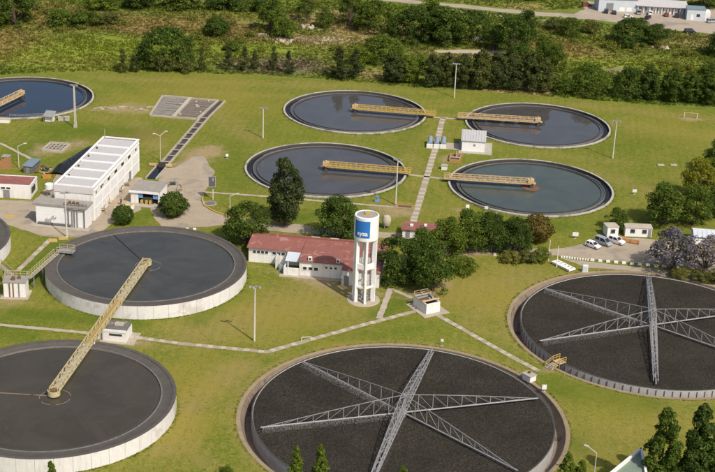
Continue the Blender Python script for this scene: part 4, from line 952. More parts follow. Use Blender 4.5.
t = empty('switch_house', (29.2, 345.3, 0), R(-5)); tag(t, 'small white hut with a grey sheet roof between the right hand clarifiers', 'hut')
bx('wall', 'white_clean', t, (0, 0, 1.5), (5.9, 7.4, 3.0)); mb = MB()
mb.add([(-3.2, -4.0, 3.05), (3.2, -4.0, 3.05), (3.2, 4.1, 3.5), (-3.2, 4.1, 3.5), (-3.2, -4.0, 2.95), (3.2, -4.0, 2.95), (3.2, 4.1, 3.4), (-3.2, 4.1, 3.4)], [(0, 1, 2, 3), (7, 6, 5, 4), (0, 4, 5, 1), (1, 5, 6, 2), (2, 6, 7, 3), (3, 7, 4, 0)]); rf = mb.build('roof', 'roof_grey', t)
mb = MB()
for k in range(9): mb.beam((-2.8 + k * .7, -4.0, 3.1), (-2.8 + k * .7, 4.1, 3.55), .09)
mb.build('roof_ribs', 'light_sheet', rf)
bx('vent', 'grey_metal', t, (.3, -3.73, 1.9), (.5, .08, .5)); bx('plinth', 'concrete', t, (.6, -.5, .06), (8.6, 9.6, .12)); bx('coping', 'white_clean', t, (0, -3.75, 2.8), (6.1, .12, .22))
t = empty('side_slab', (24.0, 345.4, 0), R(-5)); tag(t, 'flat concrete slab between the blowers and the white hut', 'slab')
o = bx('paving', 'path_concrete', t, (0, 0, .05), (4.4, 5.2, .1))
for i, x in enumerate((17.9, 19.7, 21.4)):
    t = empty('blower', (x, 345.4, 0), R(-5)); tag(t, ['left', 'middle', 'right hand'][i] + ' one of three blue grey blowers on a white plinth', 'blower', 'blue grey blowers')
    bx('plinth', 'white_paint', t, (0, -1.9, .5), (1.6, .7, 1.0)); bx('base', 'grey_metal', t, (0, .4, .3), (1.4, 3.6, .6))
    MB().beam((0, -1.4, 1.0), (0, 2.0, 1.5), 1.25, n=14).build('casing', 'steel_blue', t, True); MB().beam((.35, -1.2, 1.2), (.35, 1.6, 1.9), .3, n=8).build('duct', 'galvanised', t); bx('bracket', 'yellow_tan', t, (-.55, .2, 1.2), (.1, 3.0, .35))
t = empty('brick_sump', (24.0, 335.4, 0), R(-8)); tag(t, 'small brick walled sump on the lawn below the white hut', 'sump')
for a, b_ in (((-1.3, -2.3), (1.3, -2.3)), ((1.3, -2.3), (1.3, 2.3)), ((1.3, 2.3), (-1.3, 2.3)), ((-1.3, 2.3), (-1.3, -2.3))): MB().beam((*a, .35), (*b_, .35), .3, .7).build('wall', 'orange_brick', t)
bx('sump_floor', 'dark_concrete', t, (0, 0, .05), (2.2, 4.4, .06)); bx('lintel', 'slab_pale', t, (0, -.8, .8), (2.6, .35, .2)); bx('frame', 'yellow_tan', t, (.2, 1.6, .8), (.3, .3, 1.6))
t = empty('valve_box', (20.9, 327.4, 0), R(-8)); tag(t, 'small white box on the lawn beside the slab path', 'box')
bx('box', 'white_paint', t, (0, 0, .5), (1.4, 1.3, 1.0)); bx('lid', 'concrete', t, (0, 0, 1.05), (1.6, 1.5, .1))
t = empty('valve_post', (4.2, 302.6, 0)); tag(t, 'bright blue valve set on the lawn above the path', 'valve')
MB().beam((0, 0, 0), (0, 0, 1.3), .35, n=10).build('stem', 'curtain_blue', t); MB().lathe([(.5, 1.3), (.5, 1.42), (.38, 1.42), (.38, 1.3)], 16).build('handwheel', 'curtain_blue', t); bx('flange', 'curtain_blue', t, (0, 0, .3), (1.1, .5, .5))
t = empty('pipe_frame', (8.8, 300.5, 0), R(-8)); tag(t, 'low yellow pipe frame beside the lamp post on the path', 'pipe frame')
railing(MB(), [(0, 0), (4.2, 0)], 0, .9).build('rail', 'yellow', t); bx('slab', 'earth', t, (2, -.8, .08), (4.6, 1.6, .16)); bx('pipe', 'rust', t, (2, -.6, .35), (3, .3, .3))

# small boxes by the far-left clarifier
t = empty('control_cabinet', (-83.0, 352.2, 0), R(-8)); tag(t, 'grey roofed control cabinet at the rim of the blue clarifier', 'cabinet')
bx('cabinet', 'white_paint', t, (0, 0, .9), (2.2, 1.6, 1.6)); MB().add([(-1.4, -1.5, 1.7), (1.4, -1.5, 1.7), (1.4, 1.5, 2.5), (-1.4, 1.5, 2.5), (-1.4, -1.5, 1.6), (1.4, -1.5, 1.6), (1.4, 1.5, 2.4), (-1.4, 1.5, 2.4)], [(0, 1, 2, 3), (7, 6, 5, 4), (0, 4, 5, 1), (1, 5, 6, 2), (2, 6, 7, 3), (3, 7, 4, 0)]).build('roof', 'galvanised', t)
for x in (-1.2, 1.2): bx('post', 'grey_metal', t, (x, -1.3, .8), (.1, .1, 1.6))
t = empty('outlet_box', (-79.6, 353.8, 0), R(12)); tag(t, 'low concrete outlet box right of the control cabinet', 'box'); bx('wall', 'rim_concrete', t, (0, 0, .4), (3.0, 1.4, .8)); bx('lid', 'concrete', t, (0, 0, .84), (3.1, 1.5, .1))
t = empty('outlet_box', (-94.6, 349.8, 0), R(0)); tag(t, 'low white outlet box at the left edge by the blue clarifier', 'box'); bx('wall', 'white_paint', t, (0, 0, .45), (3.2, 1.4, .9)); bx('lid', 'slab_pale', t, (0, 0, .94), (3.3, 1.5, .1))
t = empty('foot_bridge', (-90, 353.6, 0), R(4)); tag(t, 'low pipe railing along the near rim of the blue clarifier', 'railing'); railing(MB(), [(-4, 0), (-1, .1), (2, .5), (5, 1.2)], .45, .7, 2, .06).build('railing', 'galvanised', t)

# portable cabins
def cabin(x, y, rz, W_, D_, H_, lb, nw):
    t = empty('portable_cabin', (x, y, 0), rz); tag(t, lb, 'cabin', 'portable cabins by the car park')
    bx('wall', 'white_clean', t, (0, 0, H_ / 2 + .15), (W_, D_, H_)); bx('roof', 'slab_pale', t, (0, 0, H_ + .2), (W_ + .25, D_ + .25, .12))
    for k in range(nw): window(t, (-W_ / 2 + W_ * (k + .62) / (nw + .25), -D_ / 2, 1.5, -1), (.85, .8), 'y', frame='grey_metal')
    for x_ in (-W_ / 2 + .4, W_ / 2 - .4):
        bx('support', 'dark_metal', t, (x_, 0, .08), (.3, D_ - .2, .16))
    bx('door', 'grey_metal', t, (W_ / 2 - .5, -D_ / 2 - .02, 1.1), (.7, .06, 1.9)) if nw > 1 else None
    return t
cabin(56.3, 287.9, R(12), 2.6, 2.6, 2.3, 'small square white cabin behind the parked cars', 1)
cabin(62.4, 288.5, R(-1), 5.9, 2.5, 2.1, 'long white cabin with two windows behind the orange barrier', 2)
t = empty('orange_barrier', (60.2, 283.6, 0), R(-20)); tag(t, 'orange plastic barrier in front of the long white cabin', 'barrier')
for k in range(3): bx('board', 'orange', t, (0, 0, .3 + k * .3), (3.6, .1, .2))
for x in (-1.7, 0, 1.7): bx('post', 'orange', t, (x, 0, .5), (.14, .4, 1.0))
t = empty('orange_trestle', (57.3, 285.6, 0), R(-5)); tag(t, 'short orange rail next to the white off road car', 'barrier')
bx('board', 'orange', t, (.8, 0, .8), (2.4, .1, .22)); [bx('post', 'orange', t, (x, 0, .4), (.12, .3, .8)) for x in (-.2, 1.8)]

# ------------------------------------------------------------------ poles
def flood_pole(x, y, h, lb, big=False, rz=0.0):
    t = empty('floodlight_pole', (x, y, 0), rz); tag(t, lb, 'light pole', 'tall floodlight poles')
    if big:
        mb = MB()
        for a in range(3): mb.beam((.32 * cos(a * 2.1), .32 * sin(a * 2.1), 0), (.18 * cos(a * 2.1), .18 * sin(a * 2.1), h), .09)
        for k in range(int(h / .6)):
            for a in range(3): r = .32 - .14 * k * .6 / h; mb.beam((r * cos(a * 2.1), r * sin(a * 2.1), k * .6), (r * cos(a * 2.1 + 2.1), r * sin(a * 2.1 + 2.1), k * .6 + .6), .05)
        mb.beam((0, 0, 0), (0, 0, h), .16, n=8)
        mb.build('pole', 'pole_white', t); bx('plinth', 'pale_soil', t, (0, 0, .35), (.9, .9, .7))
    else: MB().taper((0, 0, 0), (0, 0, h), .19, .11, 10).build('pole', 'pole_white', t, True)
    bar = MB().box((0, 0, h - .05), (1.9, .1, .1)).box((0, 0, h + .25), (1.3, .1, .1)).build('crossbar', 'grey_metal', t)
    for k, xx in enumerate((-.85, -.3, .3, .85)):
        f = MB().box((0, 0, 0), (.42, .3, .34)).build('lamp', 'grey_metal', t, loc=(xx, -.22 if k % 2 else .22, h + .12)); f.rotation_euler = (R(30 if k % 2 else -30), 0, 0)
        MB().box((0, -.16 if k % 2 else .16, 0), (.36, .02, .28)).build('lens', 'lamp_lens', f)
    return t
flood_pole(-75.3, 347.9, 11.4, 'lattice floodlight mast beside the deep blue clarifier', True)
flood_pole(-18.1, 228.5, 10.7, 'floodlight pole standing alone on the lawn above the central filter bed', rz=.2)
flood_pole(-62.0, 273.7, 10.0, 'floodlight pole in front of the white annex with pipes', rz=.3)
flood_pole(8.5, 301.1, 11.0, 'floodlight pole at the right edge of the clarifier behind the tower', rz=-.2)
flood_pole(65.0, 341.2, 9.9, 'floodlight pole on the lawn right of the two right hand clarifiers', rz=.1)
flood_pole(26.4, 390.2, 10.0, 'farthest floodlight pole standing before the conifer row')
flood_pole(-25.8, 345.8, 8.0, 'slim floodlight pole on the lawn between the two centre clarifiers and the channel')
def street_lamp(x, y, h, lb, rz, arms=1, head='pole_white'):
    t = empty('street_lamp', (x, y, 0), rz); tag(t, lb, 'street lamp', 'small street lamps')
    MB().taper((0, 0, 0), (0, 0, h * .9), .11, .07, 8).build('pole', 'pole_white', t)
    for s_ in ((1, -1)[:arms]):
        MB().beam((0, 0, h * .89), (s_ * 1.5, 0, h), .09).build('arm', 'pole_white', t); MB().box((s_ * 1.75, 0, h + .02), (.75, .28, .16)).build('lamp_head', head, t)
    return t
street_lamp(-82.4, 315.7, 6.0, 'street lamp with a long arm beside the small grey blue roofed shed', R(15))
street_lamp(-49.5, 324.5, 7.4, 'street lamp beside the concrete channel', R(40), 2)
street_lamp(-29.2, 294.0, 3.6, 'short lamp post at the curve of the yellow kerb', R(20))
street_lamp(37.9, 184.5, 6.3, 'lamp post at the bottom edge right of the central filter bed', R(150))
t = empty('solar_panel_post', (-33.7, 299.6, 0)); tag(t, 'dark panel on a white post beside the paved yard', 'panel post')
MB().taper((0, 0, 0), (0, 0, 5.2), .13, .09, 8).build('post', 'pole_white', t); p = bx('panel', 'grey_metal', t, (0, 0, 0), (1.7, .1, 2.5)); p.location = (-.2, -.1, 4.4); p.rotation_euler = (R(-25), 0, R(10)); MB().box((0, -.07, 0), (1.45, .05, 2.2)).build('cells', 'dark_metal', p)
t = empty('manhole', (-34.0, 296.9, 0)); tag(t, 'dark round manhole cover on the lawn below the panel post', 'manhole'); MB().lathe([(.01, .16), (1.15, .16), (1.2, 0)], 28, closed=False).build('cover', 'roof_dark', t); MB().lathe([(1.2, 0), (1.2, .12), (1.45, .12), (1.45, 0)], 28).build('frame', 'concrete', t)
for x, y, h, lb in ((40.7, 271.8, 4.7, 'left one of two thin white flagpoles near the right filter'), (42.1, 268.8, 4.7, 'right hand one of two thin white flagpoles near the right filter'), (30.2, 283.5, 6.0, 'thin white pole sticking up behind the trees left of the russet bush')):
    t = empty('flagpole', (x, y, 0)); tag(t, lb, 'flagpole', 'thin white flagpoles'); MB().taper((0, 0, 0), (0, 0, h), .08, .05, 8).build('pole', 'white_clean', t); MB().lathe([(.02, h + .12), (.09, h + .04), (.02, h - .04)], 8, closed=False).build('finial', 'white_clean', t); bx('foot', 'concrete', t, (0, 0, .05), (.4, .4, .1))
SIGNS = [(25.0, 298.8, .8, 1.2, .5, 'white marker post on the lawn below the greenish clarifier, the left one'), (29.4, 299.4, .8, .7, .6, 'white board on a stem on the lawn below the greenish clarifier'), (66.2, 314.9, 1.0, .7, .6, 'small white notice alone on the lawn right of the greenish clarifier'), (48.1, 285.1, 1.3, .9, .6, 'white notice board at the edge of the lawn left of the parked cars'),
         (-33.4, 328.5, .7, .7, .5, 'small white marker on the lawn right of the paved yard'), (33.5, 213.7, .8, .9, .5, 'small white board on the lawn between the two filter beds'), (16.4, 229.7, .5, .5, .9, 'thin white marker above the centre of the central filter bed')]
for x, y, w_, h_, st, lb in SIGNS:
    t = empty('sign_board', (x, y, 0), R(random.uniform(-15, 15))); tag(t, lb, 'sign', 'small white signs on the lawn')
    bx('board', 'white_clean', t, (0, 0, st + h_ / 2), (w_, .08, h_)); bx('post', 'grey_metal', t, (0, .07, (st + h_) / 2), (.08, .08, st + h_)); bx('foot', 'concrete', t, (0, .05, .04), (.5, .4, .08))
t = empty('gate_cabinet', (47.8, 266.9, 0), R(4)); tag(t, 'white metre cabinet at the far rim of the right filter bed', 'cabinet'); bx('cabinet', 'white_clean', t, (0, 0, .8), (1.1, .6, 1.4)); bx('door', 'light_sheet', t, (0, -.32, .8), (.85, .05, 1.15)); bx('plinth', 'concrete', t, (0, 0, .05), (1.5, 1.0, .1))
t = empty('white_planter', (43.5, 268.7, 0), math.atan2(-4.3, 3.2)); tag(t, 'white framed letters planter lying on the lawn by the two flagpoles', 'planter')
for y in (-.75, .75): bx('rail', 'white_clean', t, (0, y, .45), (5.4, .35, .35))
for k in range(6): bx('crosspiece', 'white_clean', t, (-2.5 + k, 0, .45), (.45, 1.15, .3))
for x in (-2.4, 0, 2.4): bx('leg', 'white_clean', t, (x, -.75, .14), (.12, .12, .28))
t = empty('goal_frame', (93.0, 379.4, 0), R(-6)); tag(t, 'small white goal frame on the lawn at the far right', 'goal'); MB().beam((-1.8, 0, 0), (-1.8, 0, 1.6), .12).beam((1.8, 0, 0), (1.8, 0, 1.6), .12).build('post', 'white_clean', t); bx('crossbar', 'yellow_tan', t, (0, 0, 1.62), (4.0, .14, .14)); MB().beam((-1.8, 0, 1.6), (-1.8, 1.2, 0), .08).beam((1.8, 0, 1.6), (1.8, 1.2, 0), .08).build('stay', 'white_clean', t)
for x, y, lb in ((76.8, 337.3, 'left one of two flat pale slabs lying on the right lawn'), (80.2, 337.7, 'right hand one of two flat pale slabs lying on the right lawn')):
    o = MB().box((0, 0, .12), (1.7, .8, .24)).box((.2, .1, .27), (.9, .5, .08)).build('concrete_slab', 'slab_pale', loc=(x, y, 0)); tag(o, lb, 'slab', 'pale slabs on the right lawn')
t = empty('net_frame', (-8.6, 229.4, 0), R(12)); tag(t, 'low white tube frame beside the slab path above the central filter bed', 'frame'); MB().beam((-.9, 0, 0), (-.9, 0, .8), .07).beam((.9, 0, 0), (.9, 0, .8), .07).build('post', 'white_clean', t); MB().beam((-.9, 0, .8), (.9, 0, .8), .07).build('crossbar', 'white_clean', t)

# white kerb stones in front of the car park, yellow kerbs and paint
ks = [(43.6, 273.9), (49.7, 272.9), (62.9, 271.4), (70, 270.6)]
me_k1 = MB().prism([(-.42, -.2), (.42, -.2), (.36, .2), (-.36, .2)], 0, .45).mesh('kerb_stone', 'white_clean'); me_k2 = MB().prism([(-.17, -.14), (.17, -.14), (.15, .14), (-.15, .14)], 0, .4).mesh('kerb_stone', 'white_clean')
nk = 0
for i, (a, b_, n, me) in enumerate(((ks[0], ks[1], 11, me_k2), (ks[1], ks[2], 8, me_k1), (ks[2], ks[3], 4, me_k1))):
    for k in range(n):
        p = Vector(a).lerp(Vector(b_), (k + .3) / n); o = link('kerb_stone', me, None, (p.x, p.y, 0), random.uniform(-.1, .1) - .1)
        nk += 1; tag(o, (ORDL[k] + ' small white post stone from the left in the close row below the parked cars' if me is me_k2 else ORDL[k + (8 if i == 2 else 0)] + ' white painted kerb stone from the left between car park and lower road'), 'kerb stone', 'small white post stones' if me is me_k2 else 'white kerb stones')
def kerb_run(pts, m, lb, z=.28, wd=.3):
    mb = MB()
    for i in range(len(pts) - 1): mb.beam((*pts[i], z / 2), (*pts[i + 1], z / 2), wd, z)
    tag(mb.build('painted_kerb', m), lb, 'kerb')
kerb_run([(-36.2, 301.5), (-36.0, 298.4), (-35.2, 295.4), (-33.2, 292.6), (-30.5, 290.3), (-28.6, 289.2)], 'yellow', 'curved yellow kerb where the yard road bends')
kerb_run([(-20.0, 287.5), (-15.3, 286.4)], 'yellow', 'straight yellow kerb at the foot of the tall dark tree', .45, .5)
kerb_run([(-44.6, 296.6), (-40.5, 296.2)], 'yellow', 'yellow kerb right of the open fronted shed', .5, .4)
for i, (x, y, rz, lb) in enumerate(((-76.6, 283.7, .1, 'yellow floor paint patch left of the annex'), (-64.6, 271.4, .3, 'left one of two yellow lids near the annex pole'), (-62.6, 272.9, .3, 'right hand one of two yellow lids near the annex pole'))):
    t = empty('inspection_cover', (x, y, 0), rz); tag(t, lb, 'cover', 'yellow covers on the ground'); bx('lid', 'yellow', t, (0, 0, .1), (1.7, 1.4, .16)); bx('frame', 'concrete', t, (0, 0, .03), (2.0, 1.7, .06))
me_w = MB().box((0, 0, .2), (.7, .35, .4)).mesh('kerb_block', 'white_clean')
for k in range(5):
    o = link('kerb_block', me_w, None, (-42.0 + k * 1.6, 279.4 + .35 * k + (k % 2) * .25, 0), .2); tag(o, ORDL[k] + ' small white block from the left on the road behind the grey raised tank', 'block', 'white blocks behind the raised tank')
# dark planks and nets under the trees
t = empty('dark_net_fence', (27.6, 275.2, 0), R(-4)); tag(t, 'low dark net fence under the trees right of the small red roof', 'fence')
for k in range(8): bx('net_panel', 'dark_metal', t, (-4 + k * 1.15, .15 * (k % 2), .75), (1.05, .08, 1.5))
for k in range(9): bx('post', 'grey_metal', t, (-4.55 + k * 1.15, .1, .85), (.08, .08, 1.7))
o = MB().taper((0, 0, 0), (0, 0, .5), .5, .25, 7).build('white_rock', 'slab_pale', loc=(29.4, 273.6, 0)); tag(o, 'pale rock on the gravel under the trees', 'rock')

# person walking between long building and shed
def person(x, y, rz):
    t = empty('person', (x, y, 0), rz); tag(t, 'person in a dark red top walking past the round bush by the long building', 'person')
    def skin(name, verts, edges, rad, m, root=0):
        me = bpy.data.meshes.new(name); me.from_pydata(verts, edges, []); o = link(name, me, t); me.materials.append(MATS[m])
        o.modifiers.new('s', 'SKIN'); 
        for i, r in enumerate(rad): me.skin_vertices[0].data[i].radius = (r, r); me.skin_vertices[0].data[i].use_root = (i == root)
        sb = o.modifiers.new('d', 'SUBSURF'); sb.levels = 1; sb.render_levels = 1; return o
    V = [(0, 0, .95), (0, 0, 1.15), (0, 0, 1.38), (0, 0, 1.50), (0, .01, 1.60), (0, .01, 1.72), (-.10, 0, .90), (-.11, .14, .50), (-.11, .08, .10), (-.11, .22, .05), (.10, 0, .90), (.11, -.08, .48), (.11, -.24, .12), (.11, -.12, .05),
         (-.20, 0, 1.40), (-.25, -.08, 1.13), (-.24, .06, .90), (-.24, .1, .82), (.20, 0, 1.40), (.25, .08, 1.13), (.24, .22, .93), (.24, .27, .86)]
    Eb = [(0, 1), (1, 2), (2, 3), (3, 4), (4, 5), (0, 6), (6, 7), (7, 8), (8, 9), (0, 10), (10, 11), (11, 12), (12, 13), (2, 14), (14, 15), (15, 16), (16, 17), (2, 18), (18, 19), (19, 20), (20, 21)]
    rd = [.15, .13, .15, .06, .09, .085, .09, .065, .045, .04, .09, .065, .045, .04, .06, .045, .035, .03, .06, .045, .035, .03]
    skin('body', V, Eb, rd, 'skin')
    sv = [0, 1, 2, 14, 15, 18, 19]; mp = {u: i for i, u in enumerate(sv)}; skin('shirt', [V[i] for i in sv], [(mp[a], mp[b]) for a, b in Eb if a in mp and b in mp], [rd[i] + .02 for i in sv], 'shirt')
    tv = [0, 6, 7, 8, 10, 11, 12]; mp = {u: i for i, u in enumerate(tv)}; skin('trousers', [V[i] for i in tv], [(mp[a], mp[b]) for a, b in Eb if a in mp and b in mp], [rd[i] + .018 for i in tv], 'trousers')
    MB().lathe([(.02, 1.84), (.08, 1.81), (.105, 1.74), (.10, 1.68), (.02, 1.70)], 10, closed=False).build('hair', 'hair', t, True)
person(-53.9, 293.8, R(200))

# ------------------------------------------------------------------ cars
def car_proto(kind):
    """side profile (x forward), half width; body shell with glasshouse, wheels and lights"""
    if kind == 'hatch': Lh, W_, belt, top, prof = 2.0, .86, .92, 1.46, [(-1.72, .95), (-1.45, 1.40), (-.9, 1.46), (.15, 1.44), (.95, .98)]
    elif kind == 'van': Lh, W_, belt, top, prof = 2.25, .90, 1.05, 1.85, [(-2.15, 1.06), (-2.05, 1.78), (-1.7, 1.85), (.6, 1.83), (1.5, 1.10)]
    else: Lh, W_, belt, top, prof = 2.1, .88, 1.05, 1.70, [(-1.98, 1.06), (-1.85, 1.62), (-1.5, 1.70), (.2, 1.68), (.9, 1.10)]
    t = empty('parked_car', (0, 0, 0))
    low = [(-Lh, .42), (-Lh + .03, belt - .12), (-Lh + .18, belt), (prof[-1][0], belt + .02), (Lh - .35, belt - .12), (Lh - .05, belt - .28), (Lh, .42), (Lh - .12, .24), (-Lh + .12, .24)]
    def shell(pts, wt, wb, zr):
        vs, fs = [], []; n = len(pts)
        for s_ in (-1, 1):
            for x, z in pts:
                k = (z - zr[0]) / max(1e-3, zr[1] - zr[0]); vs.append((x, s_ * (wb + (wt - wb) * max(0, min(1, k))), z))
        fs = [tuple(range(n)), tuple(range(n, 2 * n))[::-1]] + [(i, (i + 1) % n, n + (i + 1) % n, n + i) for i in range(n)]
        return MB().add(vs, fs)
    body = shell(low, W_, W_ * .97, (.24, belt)); body = body.build('body', 'car_white', t)
    bv = body.modifiers.new('b', 'BEVEL'); bv.width = .06; bv.segments = 2
    gl = shell(prof, W_ * .80, W_ * .95, (belt, top)).build('windows', 'glass', t)
    roofpts = [(x, z) for x, z in prof if z > top - .14]; x0, x1 = roofpts[0][0] - .05, roofpts[-1][0] + .12
    rf = MB().box(((x0 + x1) / 2, 0, top + .01), (x1 - x0, W_ * 1.62, .07))
    rf = rf.build('roof', 'car_white', t)
    xm = (prof[1][0] + prof[-2][0]) / 2 + .1
    for s_ in (-1, 1):
        for (xa, za), (xb, zb) in ((prof[0], prof[1]), (prof[-1], prof[-2]), ((xm, belt), (xm, top))): MB().beam((xa, s_ * W_ * .95, za), (xb, s_ * W_ * .82, zb), .12).build('pillar', 'car_white', t)
    for x in (-Lh * .62, Lh * .64):
        for s_ in (-1, 1):
            wv = MB().beam((0, -.1, 0), (0, .1, 0), .64, n=16).build('wheel', 'tyre', t, loc=(x, s_ * (W_ - .08), .32)); MB().beam((0, s_ * .09, 0), (0, s_ * .115, 0), .38, n=12).build('rim', 'galvanised', wv)
    for s_ in (-1, 1): bx('headlight', 'lamp_lens', t, (Lh - .05, s_ * W_ * .68, belt - .34), (.16, .34, .16)); bx('tail_light', 'car_red', t, (-Lh + .02, s_ * W_ * .80, belt - .2), (.08, .2, .26))
    bx('bumper', 'grey_metal', t, (Lh - .02, 0, .42), (.12, W_ * 1.6, .2))
    return t
CARS = {k: car_proto(k) for k in ('hatch', 'van', 'suv')}
used = set()
def car(kind, x, y, rz, paint, lb, grp):
    p = CARS[kind]
    if kind in used: t = copy_tree(p)
    else: used.add(kind); KIDS[p.name] = children(p); t = p
    t.location = (x, y, .01); t.rotation_euler = (0, 0, rz); t.scale = (.88, .88, .88); tag(t, lb, 'car', grp)
    return t, paint
carlist = [car('hatch', 51.35, 280.5, R(-44), 'car_white', 'white hatchback, leftmost of the three parked cars', 'cars in the car park'), car('van', 53.9, 282.4, R(-46), 'car_silver', 'silver blue van parked between two white cars', 'cars in the car park'), car('suv', 57.0, 283.4, R(-40), 'car_white', 'white off road car next to the orange barrier', 'cars in the car park')]
FAR = [('suv', 88.2, 508.0, 80, 'car_dark', 'dark car at the left end in front of the far blue grey shed'), ('hatch', 91.0, 507.0, 85, 'car_dark', 'second dark car in front of the far blue grey shed'), ('hatch', 95.2, 501.6, 20, 'car_white', 'white car alone on the far dirt lot'), ('van', 100.4, 508.6, 80, 'car_silver', 'silver van at the corner of the far long shed'), ('suv', 104.5, 508.2, 82, 'car_white', 'white car before the far long shed'),
       ('hatch', 102.5, 501.2, 60, 'car_dark', 'dark car parked out on the far dirt lot'), ('hatch', 110.2, 506.8, 85, 'car_red', 'red car before the far long shed'), ('suv', 113.9, 505.8, 80, 'car_dark', 'dark car beside the red one before the far long shed'), ('van', 125.4, 499.2, 15, 'car_silver', 'silver car by the right edge beyond the far small white house'), ('van', 113.8, 481.8, 10, 'car_dark', 'dark vehicle at the near edge of the far dirt road'), ('suv', 82.4, 517.5, 10, 'car_red', 'red dark truck at the far left of the dirt lot')]
for k, x, y, a, pt, lb in FAR: carlist.append(car(k, x, y, R(a), pt, lb, 'cars on the far dirt lot'))
for t, paint in carlist:
    for c in children(t):
        if c.data and c.name.split('.')[0] in ('body', 'roof', 'pillar') and c.material_slots:
            c.material_slots[0].link = 'OBJECT'; c.material_slots[0].material = MATS[paint]

# ------------------------------------------------------------------ far buildings
t = empty('far_shed', (92.6, 514.6, 0), R(3)); tag(t, 'blue grey metal shed on the far dirt lot at the top edge', 'shed')
bx('wall', 'light_sheet', t, (0, 0, 2.3), (14.4, 8, 4.6)); MB().prism([(-7.5, -4.3), (7.5, -4.3), (7.5, 4.3), (-7.5, 4.3)], 4.62, 4.85).build('roof', 'blue_sheet', t)
for x in (1.6, 4.3): bx('shutter', 'white_clean', t, (x, -4.03, .9), (1.9, .08, 1.5))
bx('door', 'grey_metal', t, (-3, -4.03, 1.6), (2.6, .08, 3.2))
t = empty('far_long_shed', (109.3, 512.9, 0), R(-4.5)); tag(t, 'long low shed with a grey roof at the top right', 'shed')
bx('wall', 'white_paint', t, (0, .6, 1.4), (18.4, 6, 2.8))
MB().add([(-9.5, -3.6, 2.8), (9.5, -3.6, 2.8), (9.5, 4, 3.9), (-9.5, 4, 3.9), (-9.5, -3.6, 2.65), (9.5, -3.6, 2.65), (9.5, 4, 3.75), (-9.5, 4, 3.75)], [(0, 1, 2, 3), (7, 6, 5, 4), (0, 4, 5, 1), (1, 5, 6, 2), (2, 6, 7, 3), (3, 7, 4, 0)]).build('roof', 'roof_grey', t)
for k in range(9): bx('column', 'white_clean', t, (-8.8 + k * 2.2, -3.0, 1.35), (.3, .3, 2.6)); bx('door', 'grey_metal', t, (-7.9 + k * 2.05, -2.43, 1.1), (1.0, .06, 2.0))
t = empty('far_house', (120.2, 504.4, 0), R(-6)); tag(t, 'small pale blue house with a white wall at the top right corner', 'house')
bx('wall', 'light_sheet', t, (0, 0, 2.0), (6.6, 6, 4.0)); bx('roof', 'blue_sheet', t, (0, 0, 4.1), (6.9, 6.3, .2)); bx('window', 'glass', t, (.8, -3.03, 2.0), (1.2, .08, 1.0)); bx('door', 'white_clean', t, (-1.4, -3.03, 1.1), (1.0, .08, 2.1))
bx('wall', 'white_clean', t, (4.2, -.6, 1.7), (1.8, 4.6, 3.4))
# long sheet roof behind the jacaranda
t = empty('glasshouse', (86.0, 285.2, 0), R(-6)); tag(t, 'long pale blue sheet roof at the right edge behind the purple tree', 'shed')
bx('wall', 'white_clean', t, (0, 0, .9), (24, 5, 1.8)); g = MB()
for k in range(24): g.box((-11.5 + k, -1.3, 2.15), (.94, 2.9, .1)).box((-11.5 + k, 1.3, 2.15), (.94, 2.9, .1))
n_ = len(g.v)
for k in range(n_):
    x, y, z = g.v[k]; g.v[k] = (x, y, z + (1 - abs(y) / 2.75) * .75)
g.build('roof', 'light_sheet', t); bx('ridge', 'white_clean', t, (0, 0, 2.98), (24.2, .25, .12))
# roof in the lower right corner, seen between the poplars
def corner_house():
    t = empty('corner_house', (45.0, 180.0, 0), 0); tag(t, 'white edged roof of a building in the lower right corner', 'building')
    z = 6.0; a, b_, c_, d_ = (-.15, 5.65), (-8.2, -4.8), (-6.2, -9.2), (-.7, -2.4)
    MB().prism([(-.5, 4.9), (-7.6, -4.6), (-6.1, -8.4), (-1.1, -2.2)], -.1, 5.6).build('wall', 'light_sheet', t)
    MB().prism([(x * .98, y * .98) for x, y in (a, b_, c_, d_)], 5.62, 5.78).build('roof', 'green_glass', t)
    mb = MB()
    for p, q in ((a, b_), (b_, c_), (c_, d_), (d_, a)): mb.beam((*p, z - .25), (*q, z - .25), .35, 1.0)
    mb.build('fascia', 'white_clean', t)
corner_house()
for x, y, lb in ((-27.0, 444.6, 'pale rubble pile in the field beyond the conifers'), (38.5, 460.5, 'white debris in the field behind the dark trees'), (54.6, 432.9, 'pale heap between the dark trees beyond the lawn'), (99.4, 459, 'white debris in the field at the right'), (-33.5, 451.0, 'pale mound of soil in the field above the conifer row'), (-20.0, 466.5, 'pale mound under the trees at the top')):
    t = empty('rubble_pile', (x, y, 0)); tag(t, lb, 'rubble', 'rubble in the field')
    for k in range(12): MB().taper((0, 0, -.2), (0, 0, random.uniform(.5, 1.2)), random.uniform(.6, 1.2), random.uniform(.1, .5), 6).build('lump', 'pale_soil' if k % 2 else 'earth', t, loc=(random.gauss(0, 1.4), random.gauss(0, .9), 0), rz=random.uniform(0, 3))

